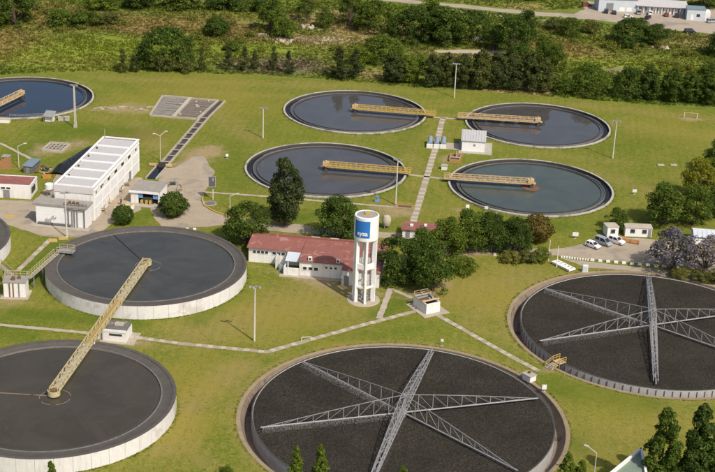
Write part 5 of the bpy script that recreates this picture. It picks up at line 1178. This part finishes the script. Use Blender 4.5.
# ------------------------------------------------------------------ trees
def leaves_to_mesh(name, pos, nrm, size, asp, seed, m, A=1.0):
    """one small bent quad per leaf cluster"""
    g = np.random.default_rng(seed); n = len(pos)
    nrm = nrm / np.maximum(1e-6, np.linalg.norm(nrm, axis=1))[:, None]
    a = g.normal(size=(n, 3)); u = np.cross(nrm, a); u /= np.maximum(1e-6, np.linalg.norm(u, axis=1))[:, None]; v = np.cross(nrm, u)
    s = size[:, None] * .5; pos = pos * np.array([1, 1, A])
    P = np.stack([pos - u * s * asp, pos - v * s + nrm * s * .25, pos + u * s * asp, pos + v * s + nrm * s * .25], 1).reshape(-1, 3) * np.array([1, 1, 1 / A])
    me = bpy.data.meshes.new(name); me.vertices.add(4 * n); me.vertices.foreach_set('co', P.astype(np.float32).ravel())
    me.loops.add(4 * n); me.loops.foreach_set('vertex_index', np.arange(4 * n, dtype=np.int32))
    me.polygons.add(n); me.polygons.foreach_set('loop_start', np.arange(0, 4 * n, 4, dtype=np.int32)); me.polygons.foreach_set('loop_total', np.full(n, 4, dtype=np.int32))
    me.update(calc_edges=True); me.validate(); me.materials.append(MATS[m]); return me
def lobe_leaves(lobes, per, g, sz, squash=.85):
    P, N, Z = [], [], []
    for cx, cy, cz, r in lobes:
        k = int(per * r * r) + 12; d = g.normal(size=(k, 3)); d /= np.linalg.norm(d, axis=1)[:, None]; d[:, 2] = np.where(d[:, 2] < -.45, -d[:, 2], d[:, 2])
        rad = r * (1.06 - np.abs(g.normal(0, .26, k)) + .25 * (g.uniform(0, 1, k) > .94))[:, None]
        P.append(np.array([cx, cy, cz]) + d * rad * np.array([1, 1, squash])); N.append(d + g.normal(0, .55, (k, 3)) + np.array([0, 0, .35])); Z.append(sz * g.uniform(.45, 1.0, k) ** 1.0 * (1 + .9 * (g.uniform(0, 1, k) > .82)))
    return np.concatenate(P), np.concatenate(N), np.concatenate(Z)
def unit_tree(kind, seed):
    """tree meshes with height 1 and crown width 1 (scaled per tree)"""
    g = np.random.default_rng(seed); lobes = []; tr = MB(); m = 'leaf_mid'; A = {'broad': .95, 'open': .95, 'jac': .7, 'conifer': 1.6, 'poplar': 2.4, 'column': 1.7, 'shrub': .6, 'ball': .85, 'dome': .68}[kind]
    if kind in ('broad', 'open', 'jac'):
        base = {'broad': .05, 'open': .13, 'jac': .12}[kind]; nl = {'broad': 52, 'open': 36, 'jac': 46}[kind]
        for i in range(nl):
            th = g.uniform(0, 2 * pi); zz = g.uniform(0, 1) ** .8; prof = math.sqrt(max(.03, 1 - (zz * 1.05 - .32) ** 2 / .62)); rr_ = .39 * prof * math.sqrt(g.uniform(.15, 1)) * g.uniform(.85, 1.12)
            lobes.append((rr_ * cos(th), rr_ * sin(th), base + .05 + zz * (.86 - base) - .05 * rr_, g.uniform(.075, .165) * (1 if kind == 'broad' else .85)))
        lobes.append((g.uniform(-.1, .1), g.uniform(-.1, .1), .88, .12))
        P, N, Z = lobe_leaves(lobes, {'broad': 13500, 'open': 12000, 'jac': 10500}[kind], g, .029 if kind != 'jac' else .026)
        tr.taper((0, 0, -.02), (0.01, 0, base + .1), .035, .024, 8)
        for i in range(9 if kind != 'jac' else 14):
            l = lobes[i * 2 % len(lobes)]; k = base + g.uniform(-.04, .08); mid = Vector((l[0] * .45 + g.normal(0, .02), l[1] * .45, (k + l[2]) / 2 - .01)); tr.taper((0.005, 0, k), mid, .017, .011, 5); tr.taper(mid, (l[0], l[1], l[2]), .011, .004, 5)
    elif kind == 'conifer':
        n = 2600; zz = 1 - np.sqrt(g.uniform(0, 1, n)); zz = .06 + .94 * zz
        nb = 46; bz = g.uniform(.05, .93, nb); ba = g.uniform(0, 2 * pi, nb); bl = .5 * (1 - bz) ** 1.05 * g.uniform(.55, 1.15, nb) + .03
        P, N, Z = [], [], []
        for z_, a_, l_ in zip(bz, ba, bl):
            k = int(40 + 300 * l_); t_ = g.uniform(.1, 1, k) ** .7; w_ = .03 + .045 * (1 - t_)
            x = t_ * l_; P.append(np.stack([x * cos(a_) + g.normal(0, 1, k) * w_, x * sin(a_) + g.normal(0, 1, k) * w_, z_ + .11 * t_ * l_ / .5 + g.normal(0, .02, k)], 1)); N.append(np.tile([cos(a_) * .5, sin(a_) * .5, .7], (k, 1)) + g.normal(0, .6, (k, 3))); Z.append(g.uniform(.03, .065, k))
        k = 260; t_ = g.uniform(.1, 1, k); P.append(np.stack([g.normal(0, .03, k), g.normal(0, .03, k), t_], 1)); N.append(g.normal(size=(k, 3))); Z.append(g.uniform(.03, .06, k))
        P, N, Z = np.concatenate(P), np.concatenate(N), np.concatenate(Z)
        tr.taper((0, 0, -.02), (0, 0, .95), .03, .004, 7)
    elif kind in ('poplar', 'column'):
        nl = 90
        for i in range(nl):
            z_ = .10 + .84 * (i + g.uniform(0, 1)) / nl; wmax = (.44 * math.sin(min(1, (z_ + .05) * 1.9) * pi / 2) * (1 - max(0, z_ - .32) / .68) ** (.75 if kind == 'poplar' else .5)) + .03
            th = g.uniform(0, 2 * pi); rr_ = wmax * math.sqrt(g.uniform(.1, 1)); lobes.append((rr_ * cos(th), rr_ * sin(th), z_, g.uniform(.06, .12) * (1.15 - z_ * .6)))
        lobes.append((0, 0, .96, .045))
        lobes = [(a_, b_, c_, r_ * 1.55) for a_, b_, c_, r_ in lobes]; P, N, Z = lobe_leaves(lobes, 13000, g, .050 if kind == 'poplar' else .042, 1.0 / A)
        tr.taper((0, 0, -.02), (0, 0, .9), .03, .005, 7)
        for i in range(10): l = lobes[i * 5]; tr.taper((0, 0, max(.08, l[2] - .12)), l[:3], .01, .004, 5)
    elif kind == 'shrub':
        for i in range(34):
            th = g.uniform(0, 2 * pi); zz = g.uniform(0, 1); rr_ = .40 * math.sqrt(max(.05, 1 - (zz * .95 - .15) ** 2)) * math.sqrt(g.uniform(.1, 1)); lobes.append((rr_ * cos(th), rr_ * sin(th), .10 + .72 * zz, g.uniform(.10, .17)))
        P, N, Z = lobe_leaves(lobes, 9500, g, .036, .95 / A * .7); P[:, 2] = np.maximum(P[:, 2], .01)
        for i in range(6): l = lobes[i]; tr.taper((0, 0, -.02), l[:3], .02, .005, 5)
    elif kind == 'ball':
        k = 5600; d = g.normal(size=(k, 3)); d /= np.linalg.norm(d, axis=1)[:, None]
        bumpy = np.array([noise.noise(Vector((x * 2.6 + seed, y * 2.6, z * 2.6))) + .7 * noise.noise(Vector((x * 6 + seed, y * 6, z * 6))) for x, y, z in d]); rad = (.45 * (1 + .26 * bumpy) * (1 - np.abs(g.normal(0, .09, k))))[:, None]
        P = d * rad + np.array([0, 0, .50]); P[:, 2] = np.maximum(P[:, 2], .03); N = d + g.normal(0, .5, (k, 3)); Z = g.uniform(.03, .06, k); tr.taper((0, 0, -.02), (0, 0, .5), .05, .02, 7)
    elif kind == 'dome':
        for i in range(95):
            th = g.uniform(0, 2 * pi); zz = g.uniform(0, 1); rr_ = .43 * math.sqrt(max(.04, 1 - (zz * .98) ** 2.2)) * g.uniform(.75, 1.05); lobes.append((rr_ * cos(th), rr_ * sin(th), .05 + .82 * zz, g.uniform(.05, .105)))
        lobes += [(g.normal(0, .12), g.normal(0, .12), g.uniform(.6, .86), .10) for _ in range(16)]; P, N, Z = lobe_leaves(lobes, 17000, g, .024, 1.1); P[:, 2] = np.maximum(P[:, 2], .01); tr.taper((0, 0, -.02), (0, 0, .35), .03, .01, 8)
    return leaves_to_mesh('crown', P, N, Z, 1.0 if kind != 'conifer' else .55, seed, m, A), tr.mesh('trunk', 'bark', True)
PROT = {}
for kind, seeds in (('broad', (1, 2, 3, 4)), ('open', (5, 6)), ('jac', (8,)), ('conifer', (11, 12, 13)), ('poplar', (21, 22)), ('column', (25, 26)), ('shrub', (31, 32, 33)), ('ball', (41, 42)), ('dome', (51,))):
    PROT[kind] = [unit_tree(kind, s_) for s_ in seeds]
NAME = {'broad': 'broadleaf_tree', 'open': 'broadleaf_tree', 'jac': 'jacaranda_tree', 'conifer': 'conifer_tree', 'poplar': 'poplar_tree', 'column': 'conifer_tree', 'shrub': 'bush', 'ball': 'round_bush', 'dome': 'broadleaf_tree'}
tcount = 0
def tree(kind, x, y, h, w_, leaf, lb, grp=None, cat=None):
    global tcount; tcount += 1
    t = empty(NAME[kind], (x, y, 0), random.uniform(0, 6.28)); tag(t, lb, cat or ('bush' if kind in ('shrub', 'ball') else 'tree'), grp)
    cr, tk = PROT[kind][tcount % len(PROT[kind])]
    c = link('crown', cr, t); c.scale = (w_, w_, h); c.material_slots[0].link = 'OBJECT'; c.material_slots[0].material = MATS[leaf]
    k = link('trunk', tk, t); ww = (w_ + h) / 2; k.scale = (w_, w_, h)
    return t
g1 = 'trees between the tanks and the yard'
tree('broad', -23.6, 274.0, 9.6, 11.6, 'leaf_dark', 'broad dark green tree left of the red roofed building', g1)
tree('column', -16.1, 285.6, 15.9, 8.8, 'leaf_conifer', 'tall dark olive tree standing in front of the clarifier', g1)
tree('broad', -4.4, 278.4, 9.9, 11.2, 'leaf_dark', 'broad dark green tree just left of the water tower', g1)
g2 = 'dense trees right of the water tower'
tree('broad', 9.0, 257.6, 10.2, 11.0, 'leaf_dark', 'large dark tree directly right of the water tower', g2)
tree('broad', 15.4, 253.6, 10.8, 10.4, 'leaf_dark', 'large dark tree behind the white walled box', g2)
tree('broad', 13.6, 263.5, 9.6, 8.5, 'leaf_mid', 'mid green tree behind the two large dark ones right of the tower', g2)
tree('shrub', 22.6, 263.6, 3.2, 6.4, 'leaf_mid', 'rounded mid green bush at the right foot of the large dark trees', g2)
tree('broad', 19.0, 271.5, 8.8, 9.5, 'leaf_mid', 'mid green tree at the left of the row before the russet bush', g2)
tree('broad', 24.0, 275.6, 9.4, 9.6, 'leaf_mid', 'tallest mid green tree in the row before the russet bush', g2)
tree('broad', 28.6, 276.4, 8.4, 9.0, 'leaf_dark', 'dark tree in the middle of the row before the russet bush', g2)
tree('broad', 33.8, 276.0, 7.6, 9.0, 'leaf_dark', 'dark tree touching the russet bush', g2)
tree('shrub', 20.5, 276.5, 4.6, 6.0, 'leaf_bright', 'light green undergrowth behind the small red roof trees', g2)
tree('ball', 39.4, 282.4, 6.3, 7.2, 'leaf_brown', 'round russet brown bush left of the car park', None)
g3 = 'low clipped hedge bushes by the flagpoles'
tree('shrub', 32.6, 270.6, 2.4, 5.0, 'leaf_olive', 'low olive bush, left part of the hedge by the flagpoles', g3)
tree('shrub', 36.2, 270.8, 2.7, 5.2, 'leaf_olive', 'low olive bush, middle of the hedge by the flagpoles', g3)
tree('shrub', 39.2, 271.6, 3.0, 4.4, 'leaf_mid', 'low green bush, right end of the hedge by the flagpoles', g3)
g4 = 'round bushes by the long building'
tree('ball', -51.5, 282.4, 4.4, 5.0, 'leaf_dark', 'smaller clipped round bush between the raised tank and the long building', g4)
tree('ball', -41.2, 288.2, 5.6, 7.0, 'leaf_dark', 'larger clipped round bush in front of the open fronted shed', g4)
g5 = 'trees along the right edge'
tree('broad', 81.2, 314.6, 10.0, 8.8, 'leaf_yellow', 'bright yellow green tree at the right edge', g5)
tree('broad', 90.6, 332.5, 9.5, 9.5, 'leaf_dark', 'dark tree above the yellow green one at the right edge', g5)
tree('broad', 87.5, 322.0, 8.0, 8.0, 'leaf_mid', 'mid green tree just behind the yellow green one', g5)
tree('broad', 69.4, 295.5, 10.0, 11.5, 'leaf_dark', 'large dark spreading tree behind the long white cabin', g5)
tree('broad', 76.6, 296.5, 9.2, 9.2, 'leaf_mid', 'mid green tree right of the large spreading one', g5)
tree('broad', 83.5, 301.0, 8.5, 9.0, 'leaf_dark', 'dark tree below the yellow green one at the right edge', g5)
tree('broad', 58.2, 291.4, 5.2, 6.2, 'leaf_mid', 'small round tree behind the small square cabin', g5)
tree('jac', 66.4, 269.0, 9.8, 14.5, 'leaf_purple', 'purple flowering tree at the left over the car park', 'purple flowering trees')
tree('jac', 73.2, 268.6, 8.4, 13.0, 'leaf_purple', 'purple flowering tree nearest the right edge', 'purple flowering trees')
for i, (x, y, h, w_) in enumerate(((67.5, 266.2, 2.2, 5), (71.5, 264.8, 2.4, 5), (75.5, 263.5, 2.6, 5.5))): tree('shrub', x, y, h, w_, 'leaf_olive', ['left', 'middle', 'right'][i] + ' low bush along the kerb under the purple trees', 'bushes under the purple trees')
tree('shrub', 79.0, 277.0, 4.0, 6.5, 'leaf_bright', 'light green bush between purple tree and pale sheet roof', g5)
# conifers along the far lawn edge
g6 = 'slim conifers along the far lawn edge'
PINES = [(-72.0, 401.6, 7.0, 4.8), (-69.0, 402.4, 5.2, 4.2), (-49.1, 406.4, 6.6, 3.8), (-41.4, 409.5, 7.6, 5.0), (-36.4, 409.2, 7.4, 5.0), (-33.4, 410.6, 6.4, 4.0), (-27.7, 410.5, 7.3, 4.4), (-23.0, 408.0, 7.0, 4.8)]
for i, (x, y, h, w_) in enumerate(PINES): tree('conifer', x, y, h * 1.08, w_, 'leaf_conifer', ORD[i] + ' slim dark conifer from the left along the far lawn edge', g6)
g7 = 'tall conifer row behind the far clarifiers'
ROW = [(-7.6, 405.0, 10.4, 7.4), (-2.8, 405.6, 9.6, 6.4), (9.0, 403.4, 8.8, 7.0), (13.2, 404.4, 8.2, 6.4), (20.4, 400.6, 10.1, 6.0), (24.8, 400.8, 10.7, 5.8), (29.2, 400.0, 10.7, 6.2), (34.4, 399.8, 12.3, 6.6), (39.6, 400.2, 11.8, 6.2), (44.2, 400.4, 11.2, 6.2), (49.0, 400.0, 12.6, 6.4), (53.2, 399.6, 10.4, 5.8)]
for i, (x, y, h, w_) in enumerate(ROW): tree('conifer' if i < 2 else 'column', x, y, h, w_ * 1.1, 'leaf_conifer' if i != 3 else 'leaf_mid', ORD[i] + ' tree from the left in the tall dark row behind the far clarifiers', g7)
g8 = 'dark trees along the far lawn edge at the right'
for i, (k, x, y, h, w_) in enumerate([('dome', 67.0, 400.0, 9.4, 13.5), ('shrub', 59.5, 399.5, 5.5, 8), ('dome', 78.4, 398.2, 9.6, 11), ('column', 84.0, 396.4, 10.2, 7.2), ('column', 90.4, 395.2, 10.4, 7.0), ('column', 95.6, 395.2, 9.4, 6.6), ('column', 100.4, 394.6, 9.8, 6.8), ('broad', 106, 394, 9, 8)]): tree(k, x, y, h, w_, 'leaf_mid' if i in (0, 1) else 'leaf_dark', ORD[i] + ' from the left of the dark trees at the right far lawn edge', g8)
# field trees
g9 = 'trees in the field beyond the lawn'
FT = [('dome', -60.4, 411.0, 12.6, 20.0, 'leaf_dark', 'large round dark tree at the edge of the field on the left'), ('shrub', -60.6, 404.6, 5.6, 9.0, 'leaf_olive', 'olive bush at the foot of the large round tree'), ('shrub', -54.0, 404.8, 4.6, 6.0, 'leaf_olive', 'smaller olive bush right of the large round tree'),
      ('open', -5.6, 470.5, 12.0, 13, 'leaf_mid', 'tall mid green tree at the top centre'), ('dome', 3.0, 464.5, 11.4, 16, 'leaf_dark', 'dark tree left of the dense grove at the top'), ('dome', 15.4, 455.5, 11.6, 17, 'leaf_dark', 'left tree of the dense dark grove'), ('broad', 26.0, 452.0, 12.4, 18, 'leaf_dark', 'middle tree of the dense dark grove'), ('dome', 35.5, 455.5, 11.4, 16, 'leaf_dark', 'right tree of the dense dark grove'), ('broad', 21.0, 461.5, 12.8, 13.0, 'leaf_mid', 'tree behind the dense dark grove'),
      ('dome', 5.7, 427.2, 8.8, 16, 'leaf_mid', 'wide green tree between the grove and the conifer row'), ('shrub', -1.5, 421.5, 5.6, 8.0, 'leaf_bright', 'light green bush left of the wide green tree'), ('shrub', 18.0, 417, 5.5, 9.0, 'leaf_bright', 'light green bush behind the first trees of the tall row'), ('broad', -32.3, 458.8, 11.8, 12.0, 'leaf_mid', 'green tree at the top left of centre'), ('shrub', -27.5, 451.5, 7.0, 9.0, 'leaf_mid', 'green bush below the tree at the top left of centre'),
      ('ball', -49.1, 449.5, 6.6, 8.6, 'leaf_dark', 'round dark bush alone in the brown field'), ('open', -20.5, 474.5, 10.0, 9.5, 'leaf_mid', 'slender green tree at the top edge near the centre'), ('broad', -14.0, 467.2, 7.0, 7.0, 'leaf_mid', 'small tree left of the tall tree at the top centre'), ('shrub', -102.1, 455.4, 5.6, 11.0, 'leaf_mid', 'left bush of the hedge at the upper left'), ('shrub', -93.8, 455.4, 5.4, 11.0, 'leaf_mid', 'middle bush of the hedge at the upper left'), ('shrub', -86.6, 457.8, 4.6, 8.6, 'leaf_olive', 'right bush of the hedge at the upper left'),
      ('broad', -116.5, 452.8, 11.8, 16, 'leaf_dark', 'dark tree in the upper left corner'), ('broad', -124, 447, 9.0, 12, 'leaf_mid', 'mid green tree at the left edge below the dark corner tree'), ('shrub', -80.0, 484, 6.2, 15, 'leaf_dark', 'left bush of the dark thicket at the top edge'), ('shrub', -66.5, 488, 6.2, 17, 'leaf_dark', 'middle bush of the dark thicket at the top edge'), ('shrub', -50.6, 489.4, 6.6, 17, 'leaf_dark', 'right bush of the dark thicket at the top edge'), ('shrub', -36.0, 487.0, 6.2, 12, 'leaf_dark', 'bush right of the dark thicket at the top edge'), ('shrub', -93, 480, 5.5, 12, 'leaf_mid', 'green bush left of the dark thicket at the top edge'),
      ('broad', 47.5, 442.5, 12.8, 13.5, 'leaf_dark', 'tall dark tree right of the dense grove'), ('broad', 54.0, 462.5, 10.4, 9.6, 'leaf_dark', 'dark tree behind the tall one right of the grove'), ('broad', 42.6, 446.8, 8.6, 9.0, 'leaf_dark', 'lower dark tree between the grove and the tall one'), ('broad', 56.6, 431.0, 9.0, 8.2, 'leaf_dark', 'narrow dark tree beyond the end of the tall row'), ('broad', 60.0, 424.6, 8.4, 7.0, 'leaf_dark', 'second narrow dark tree beyond the end of the tall row'), ('dome', 90.9, 466.0, 8.6, 17, 'leaf_dark', 'wide dark tree below the far dirt lot'), ('broad', 98.5, 464.0, 7.0, 10.0, 'leaf_dark', 'dark tree right of the wide one below the far dirt lot'), ('shrub', 88.0, 457.0, 4.4, 6.0, 'leaf_dark', 'small dark bush in front of the wide dark tree'),
      ('shrub', 71, 424, 4.0, 6, 'leaf_bright', 'light green bush in the field behind the right trees'), ('shrub', 66, 478, 4.0, 9, 'leaf_olive', 'olive bush below the dirt road'), ('shrub', 110, 427, 4.5, 9, 'leaf_dark', 'dark bush in the shaded field at the right'), ('broad', 118, 452, 9, 13, 'leaf_dark', 'dark tree at the right edge of the field'), ('broad', 70, 470, 6.5, 8, 'leaf_dark', 'dark tree between the dirt road and the field at the right'), ('shrub', 78, 476, 4.6, 8, 'leaf_olive', 'olive bush near the dirt lot'), ('shrub', 45, 418, 4.0, 8, 'leaf_bright', 'light green bush behind the tall row'), ('shrub', -42, 432, 3.4, 7, 'leaf_mid', 'low bush in the field behind the slim conifers'),
      ('broad', 60, 527, 9, 16, 'leaf_dark', 'dark tree beyond the dirt road at the top'), ('broad', 40, 532, 9, 16, 'leaf_dark', 'dark tree beyond the dirt road near the top centre'), ('broad', 130, 524, 10, 14, 'leaf_dark', 'dark tree behind the far small house')]
for k, x, y, h, w_, lf, lb in FT: tree(k, x, y, h, w_, lf, lb, g9)
# young trees in front, at the bottom edge
g10 = 'trees in front at the bottom edge'
for k, x, y, h, w_, lf, lb in [('poplar', 47.2, 181.4, 15.9, 6.6, 'leaf_dark', 'left one of the leafy poplars in the lower right corner'), ('poplar', 52.6, 181.8, 16.7, 6.6, 'leaf_dark', 'tallest leafy poplar in the lower right corner'), ('poplar', 56.4, 182.2, 13.6, 5.6, 'leaf_dark', 'poplar cut by the right edge in the lower right corner'), ('poplar', -7.6, 177.0, 9.3, 2.8, 'leaf_mid', 'left one of two young trees at the bottom edge below the central filter bed'), ('poplar', -4.0, 177.2, 9.6, 3.2, 'leaf_mid', 'right one of two young trees at the bottom edge below the central filter bed'), ('poplar', 8.4, 180.5, 4.4, 2.4, 'leaf_mid', 'small treetop at the bottom edge in front of the filter arms'), ('poplar', -43.6, 175.6, 5.8, 2.2, 'leaf_mid', 'small treetop before the brown raised tank'), ('poplar', 33.4, 182.8, 6.6, 3.0, 'leaf_mid', 'left treetop at the right rim of the central filter bed'), ('poplar', 35.6, 183.0, 5.2, 3.0, 'leaf_mid', 'right treetop near the lamp post at the bottom edge'), ('shrub', -18.5, 182.0, 2.2, 2.6, 'leaf_mid', 'low bush at the bottom edge left of the two young trees'), ('shrub', 28.8, 181.0, 3.6, 2.6, 'leaf_mid', 'low treetop at the bottom edge on the filter rim')]: tree(k, x, y, h, w_, lf, lb, g10)

# ------------------------------------------------------------------ wild growth in the field (tall grass and weeds)
def wild_growth(N=74000):
    g = np.random.default_rng(5); P, C = [], []
    X = g.uniform(-165, 170, N); Y = 392 + (g.uniform(0, 1, N) ** 1.15) * 150
    roads = [[(-70, 530), (5.8, 519), (62.3, 506.5), (80, 514), (84, 530), (160, 524), (170, 466), (131, 477), (98, 488), (62, 496), (23, 507), (-70, 521)], [(22, 442.8), (32, 446.5), (50, 449), (46, 442), (24, 439.4)]]
    for x, y in zip(X, Y):
        if in_poly(x, y, lawn_poly) or any(in_poly(x, y, r) for r in roads): continue
        k = noise.noise(Vector((x * .08, y * .1, 3.3)))
        if k < -.55: continue
        c = Vector(wild_colour(x, y)) * random.uniform(.7, 1.3); h = (.55 + .5 * k) * random.uniform(.5, 1.3); wd = random.uniform(.3, .8)
        for b_ in range(5):
            a = random.uniform(0, 6.28); r = random.uniform(0, .5); lx, ly = x + r * cos(a), y + r * sin(a); a2 = random.uniform(0, 6.28); dx, dy = cos(a2) * wd * .35, sin(a2) * wd * .35
            P += [(lx - dx, ly - dy, 0), (lx + dx, ly + dy, 0), (lx + random.uniform(-.4, .4) * h, ly + random.uniform(-.4, .4) * h, h * random.uniform(.6, 1.2))]; C += [tuple(c) + (1,)] * 3
    n = len(P) // 3; me = bpy.data.meshes.new('wild_growth'); me.vertices.add(3 * n); me.vertices.foreach_set('co', np.array(P, dtype=np.float32).ravel())
    me.loops.add(3 * n); me.loops.foreach_set('vertex_index', np.arange(3 * n, dtype=np.int32)); me.polygons.add(n); me.polygons.foreach_set('loop_start', np.arange(0, 3 * n, 3, dtype=np.int32)); me.polygons.foreach_set('loop_total', np.full(n, 3, dtype=np.int32))
    me.update(calc_edges=True); at = me.attributes.new('Col', 'FLOAT_COLOR', 'POINT'); at.data.foreach_set('color', np.array(C, dtype=np.float32).ravel()); me.materials.append(MATS['wild_blades'])
    tag(link('wild_growth', me), 'tall grass and weeds of the field beyond the lawn', 'grass', kind='stuff')
wild_growth()
PAVED = [[(-100, 293), (-73, 294), (-72, 314), (-69.8, 321), (-64, 313), (-52, 313), (-48.6, 320), (-40, 330), (-35, 318), (-36, 300), (-31.7, 292), (-19.6, 287.5), (42, 278), (53, 286), (67, 287), (95, 283), (95, 252), (79, 258), (66, 266), (49, 269), (42, 274), (9, 280.5), (-29, 284), (-43, 281), (-54, 282), (-60, 273), (-73, 277), (-100, 288)], [(-23, 272), (7, 270), (6, 254), (-12, 257), (-23, 264)]]
PATHL = [(-36.3, 304.2, 12.3, 299.3, 1, 0), (22.3, 369.9, 19.1, 342, 1, 0), (19.1, 342, 11.6, 284.8, 1, 0), (-65.6, 230.7, -15.5, 224.3, 1.1, 0), (-15.5, 224.3, 11.9, 244.2, 1, 0), (7.1, 254.3, 4.8, 240.2, 1, 0), (16, 242.9, 33.3, 221.4, 1, 0), (-68, 255, -65, 272.5, 1, 0), (-40, 376, -48, 320, 1.6, 0)]
def lawn_tufts():
    g = random.Random(21); P, C = [], []
    spots = []
    for _ in range(34000):
        y = 176 + 226 * g.random() ** 1.25; x = g.uniform(-1, 1) * (y * .265 + 4); spots.append((x, y, g.uniform(.03, .075)))
    for (cx, cy), r in [(c, 20.05) for c in list(CLAR.values()) + [FC, GC]] + [(c, 27.65) for c in FILT.values()]:
        for _ in range(900): a = g.uniform(0, 6.283); q = r + abs(g.gauss(0, .22)); spots.append((cx + q * cos(a), cy + q * sin(a), g.uniform(.04, .13)))
    for a in PATHL:
        L_ = math.hypot(a[2] - a[0], a[3] - a[1]); ux, uy = (a[2] - a[0]) / L_, (a[3] - a[1]) / L_
        for _ in range(int(L_ * 7)):
            t_ = g.uniform(0, L_); sd = g.choice((-1, 1)) * (a[4] * .62 + g.gauss(0, .1)); spots.append((a[0] + ux * t_ - uy * sd, a[1] + uy * t_ + ux * sd, g.uniform(.04, .09)))
    for x, y, h in spots:
        if not in_poly(x, y, LAWN) or any(in_poly(x, y, q) for q in PAVED) or any(seg_d(x, y, a) < .55 for a in PATHL): continue
        if any((x - c[0]) ** 2 + (y - c[1]) ** 2 < (r + .1) ** 2 for c, r in HOLES) or any((x - c[0]) ** 2 + (y - c[1]) ** 2 < 20.02 ** 2 for c in (FC, GC)): continue
        k = g.random(); c = (.15, .20, .018) if k < .5 else ((.30, .265, .06) if k < .9 else (.10, .15, .015)); q = g.uniform(.85, 1.3)
        for _ in range(3):
            a2 = g.uniform(0, 6.28); dx, dy = cos(a2) * h * 1.6, sin(a2) * h * 1.6; ox, oy = x + g.gauss(0, .12), y + g.gauss(0, .12)
            P += [(ox - dx, oy - dy, 0), (ox + dx, oy + dy, 0), (ox + g.uniform(-2.2, 2.2) * h, oy + g.uniform(-2.2, 2.2) * h, h)]; C += [(c[0] * q, c[1] * q, c[2] * q, 1)] * 3
    n = len(P) // 3; me = bpy.data.meshes.new('lawn_tufts'); me.vertices.add(3 * n); me.vertices.foreach_set('co', np.array(P, dtype=np.float32).ravel())
    me.loops.add(3 * n); me.loops.foreach_set('vertex_index', np.arange(3 * n, dtype=np.int32)); me.polygons.add(n); me.polygons.foreach_set('loop_start', np.arange(0, 3 * n, 3, dtype=np.int32)); me.polygons.foreach_set('loop_total', np.full(n, 3, dtype=np.int32))
    me.update(calc_edges=True); at = me.attributes.new('Col', 'FLOAT_COLOR', 'POINT'); at.data.foreach_set('color', np.array(C, dtype=np.float32).ravel()); me.materials.append(MATS['wild_blades'])
    tag(link('lawn_tufts', me), 'rough tufts and weeds growing through the lawn', 'grass', kind='stuff')
lawn_tufts()
def scrub():
    """low tangled scrub of the field"""
    g = np.random.default_rng(15); PP, NN, ZZ = [], [], []
    for i in range(520):
        x = g.uniform(-150, 150); y = 400 + g.uniform(0, 1) ** 1.1 * 110
        k = noise.noise(Vector((x * .045, y * .06, 12.3)))
        if in_poly(x, y - 3, lawn_poly) or k < (.0 if y > 428 else .9) or (y > 490 and x > 0) or in_poly(x, y, [(20, 447), (52, 451), (48, 438), (22, 436)]) or y > 503 + (-x * .15): continue
        w_ = g.uniform(1.0, 3.4); h = w_ * g.uniform(.45, .8)
        lb = [(x + g.normal(0, w_ * .35), y + g.normal(0, w_ * .35), h * g.uniform(.2, .7), w_ * g.uniform(.25, .5)) for _ in range(7)]
        P, N, Z = lobe_leaves(lb, 60, g, .34); P[:, 2] = np.maximum(P[:, 2], .03); PP.append(P); NN.append(N); ZZ.append(Z)
    me = leaves_to_mesh('scrub', np.concatenate(PP), np.concatenate(NN), np.concatenate(ZZ), 1.0, 16, 'leaf_scrub')
    tag(link('scrub', me), 'low tangled scrub spread through the field beyond the lawn', 'scrub', kind='stuff')
scrub()
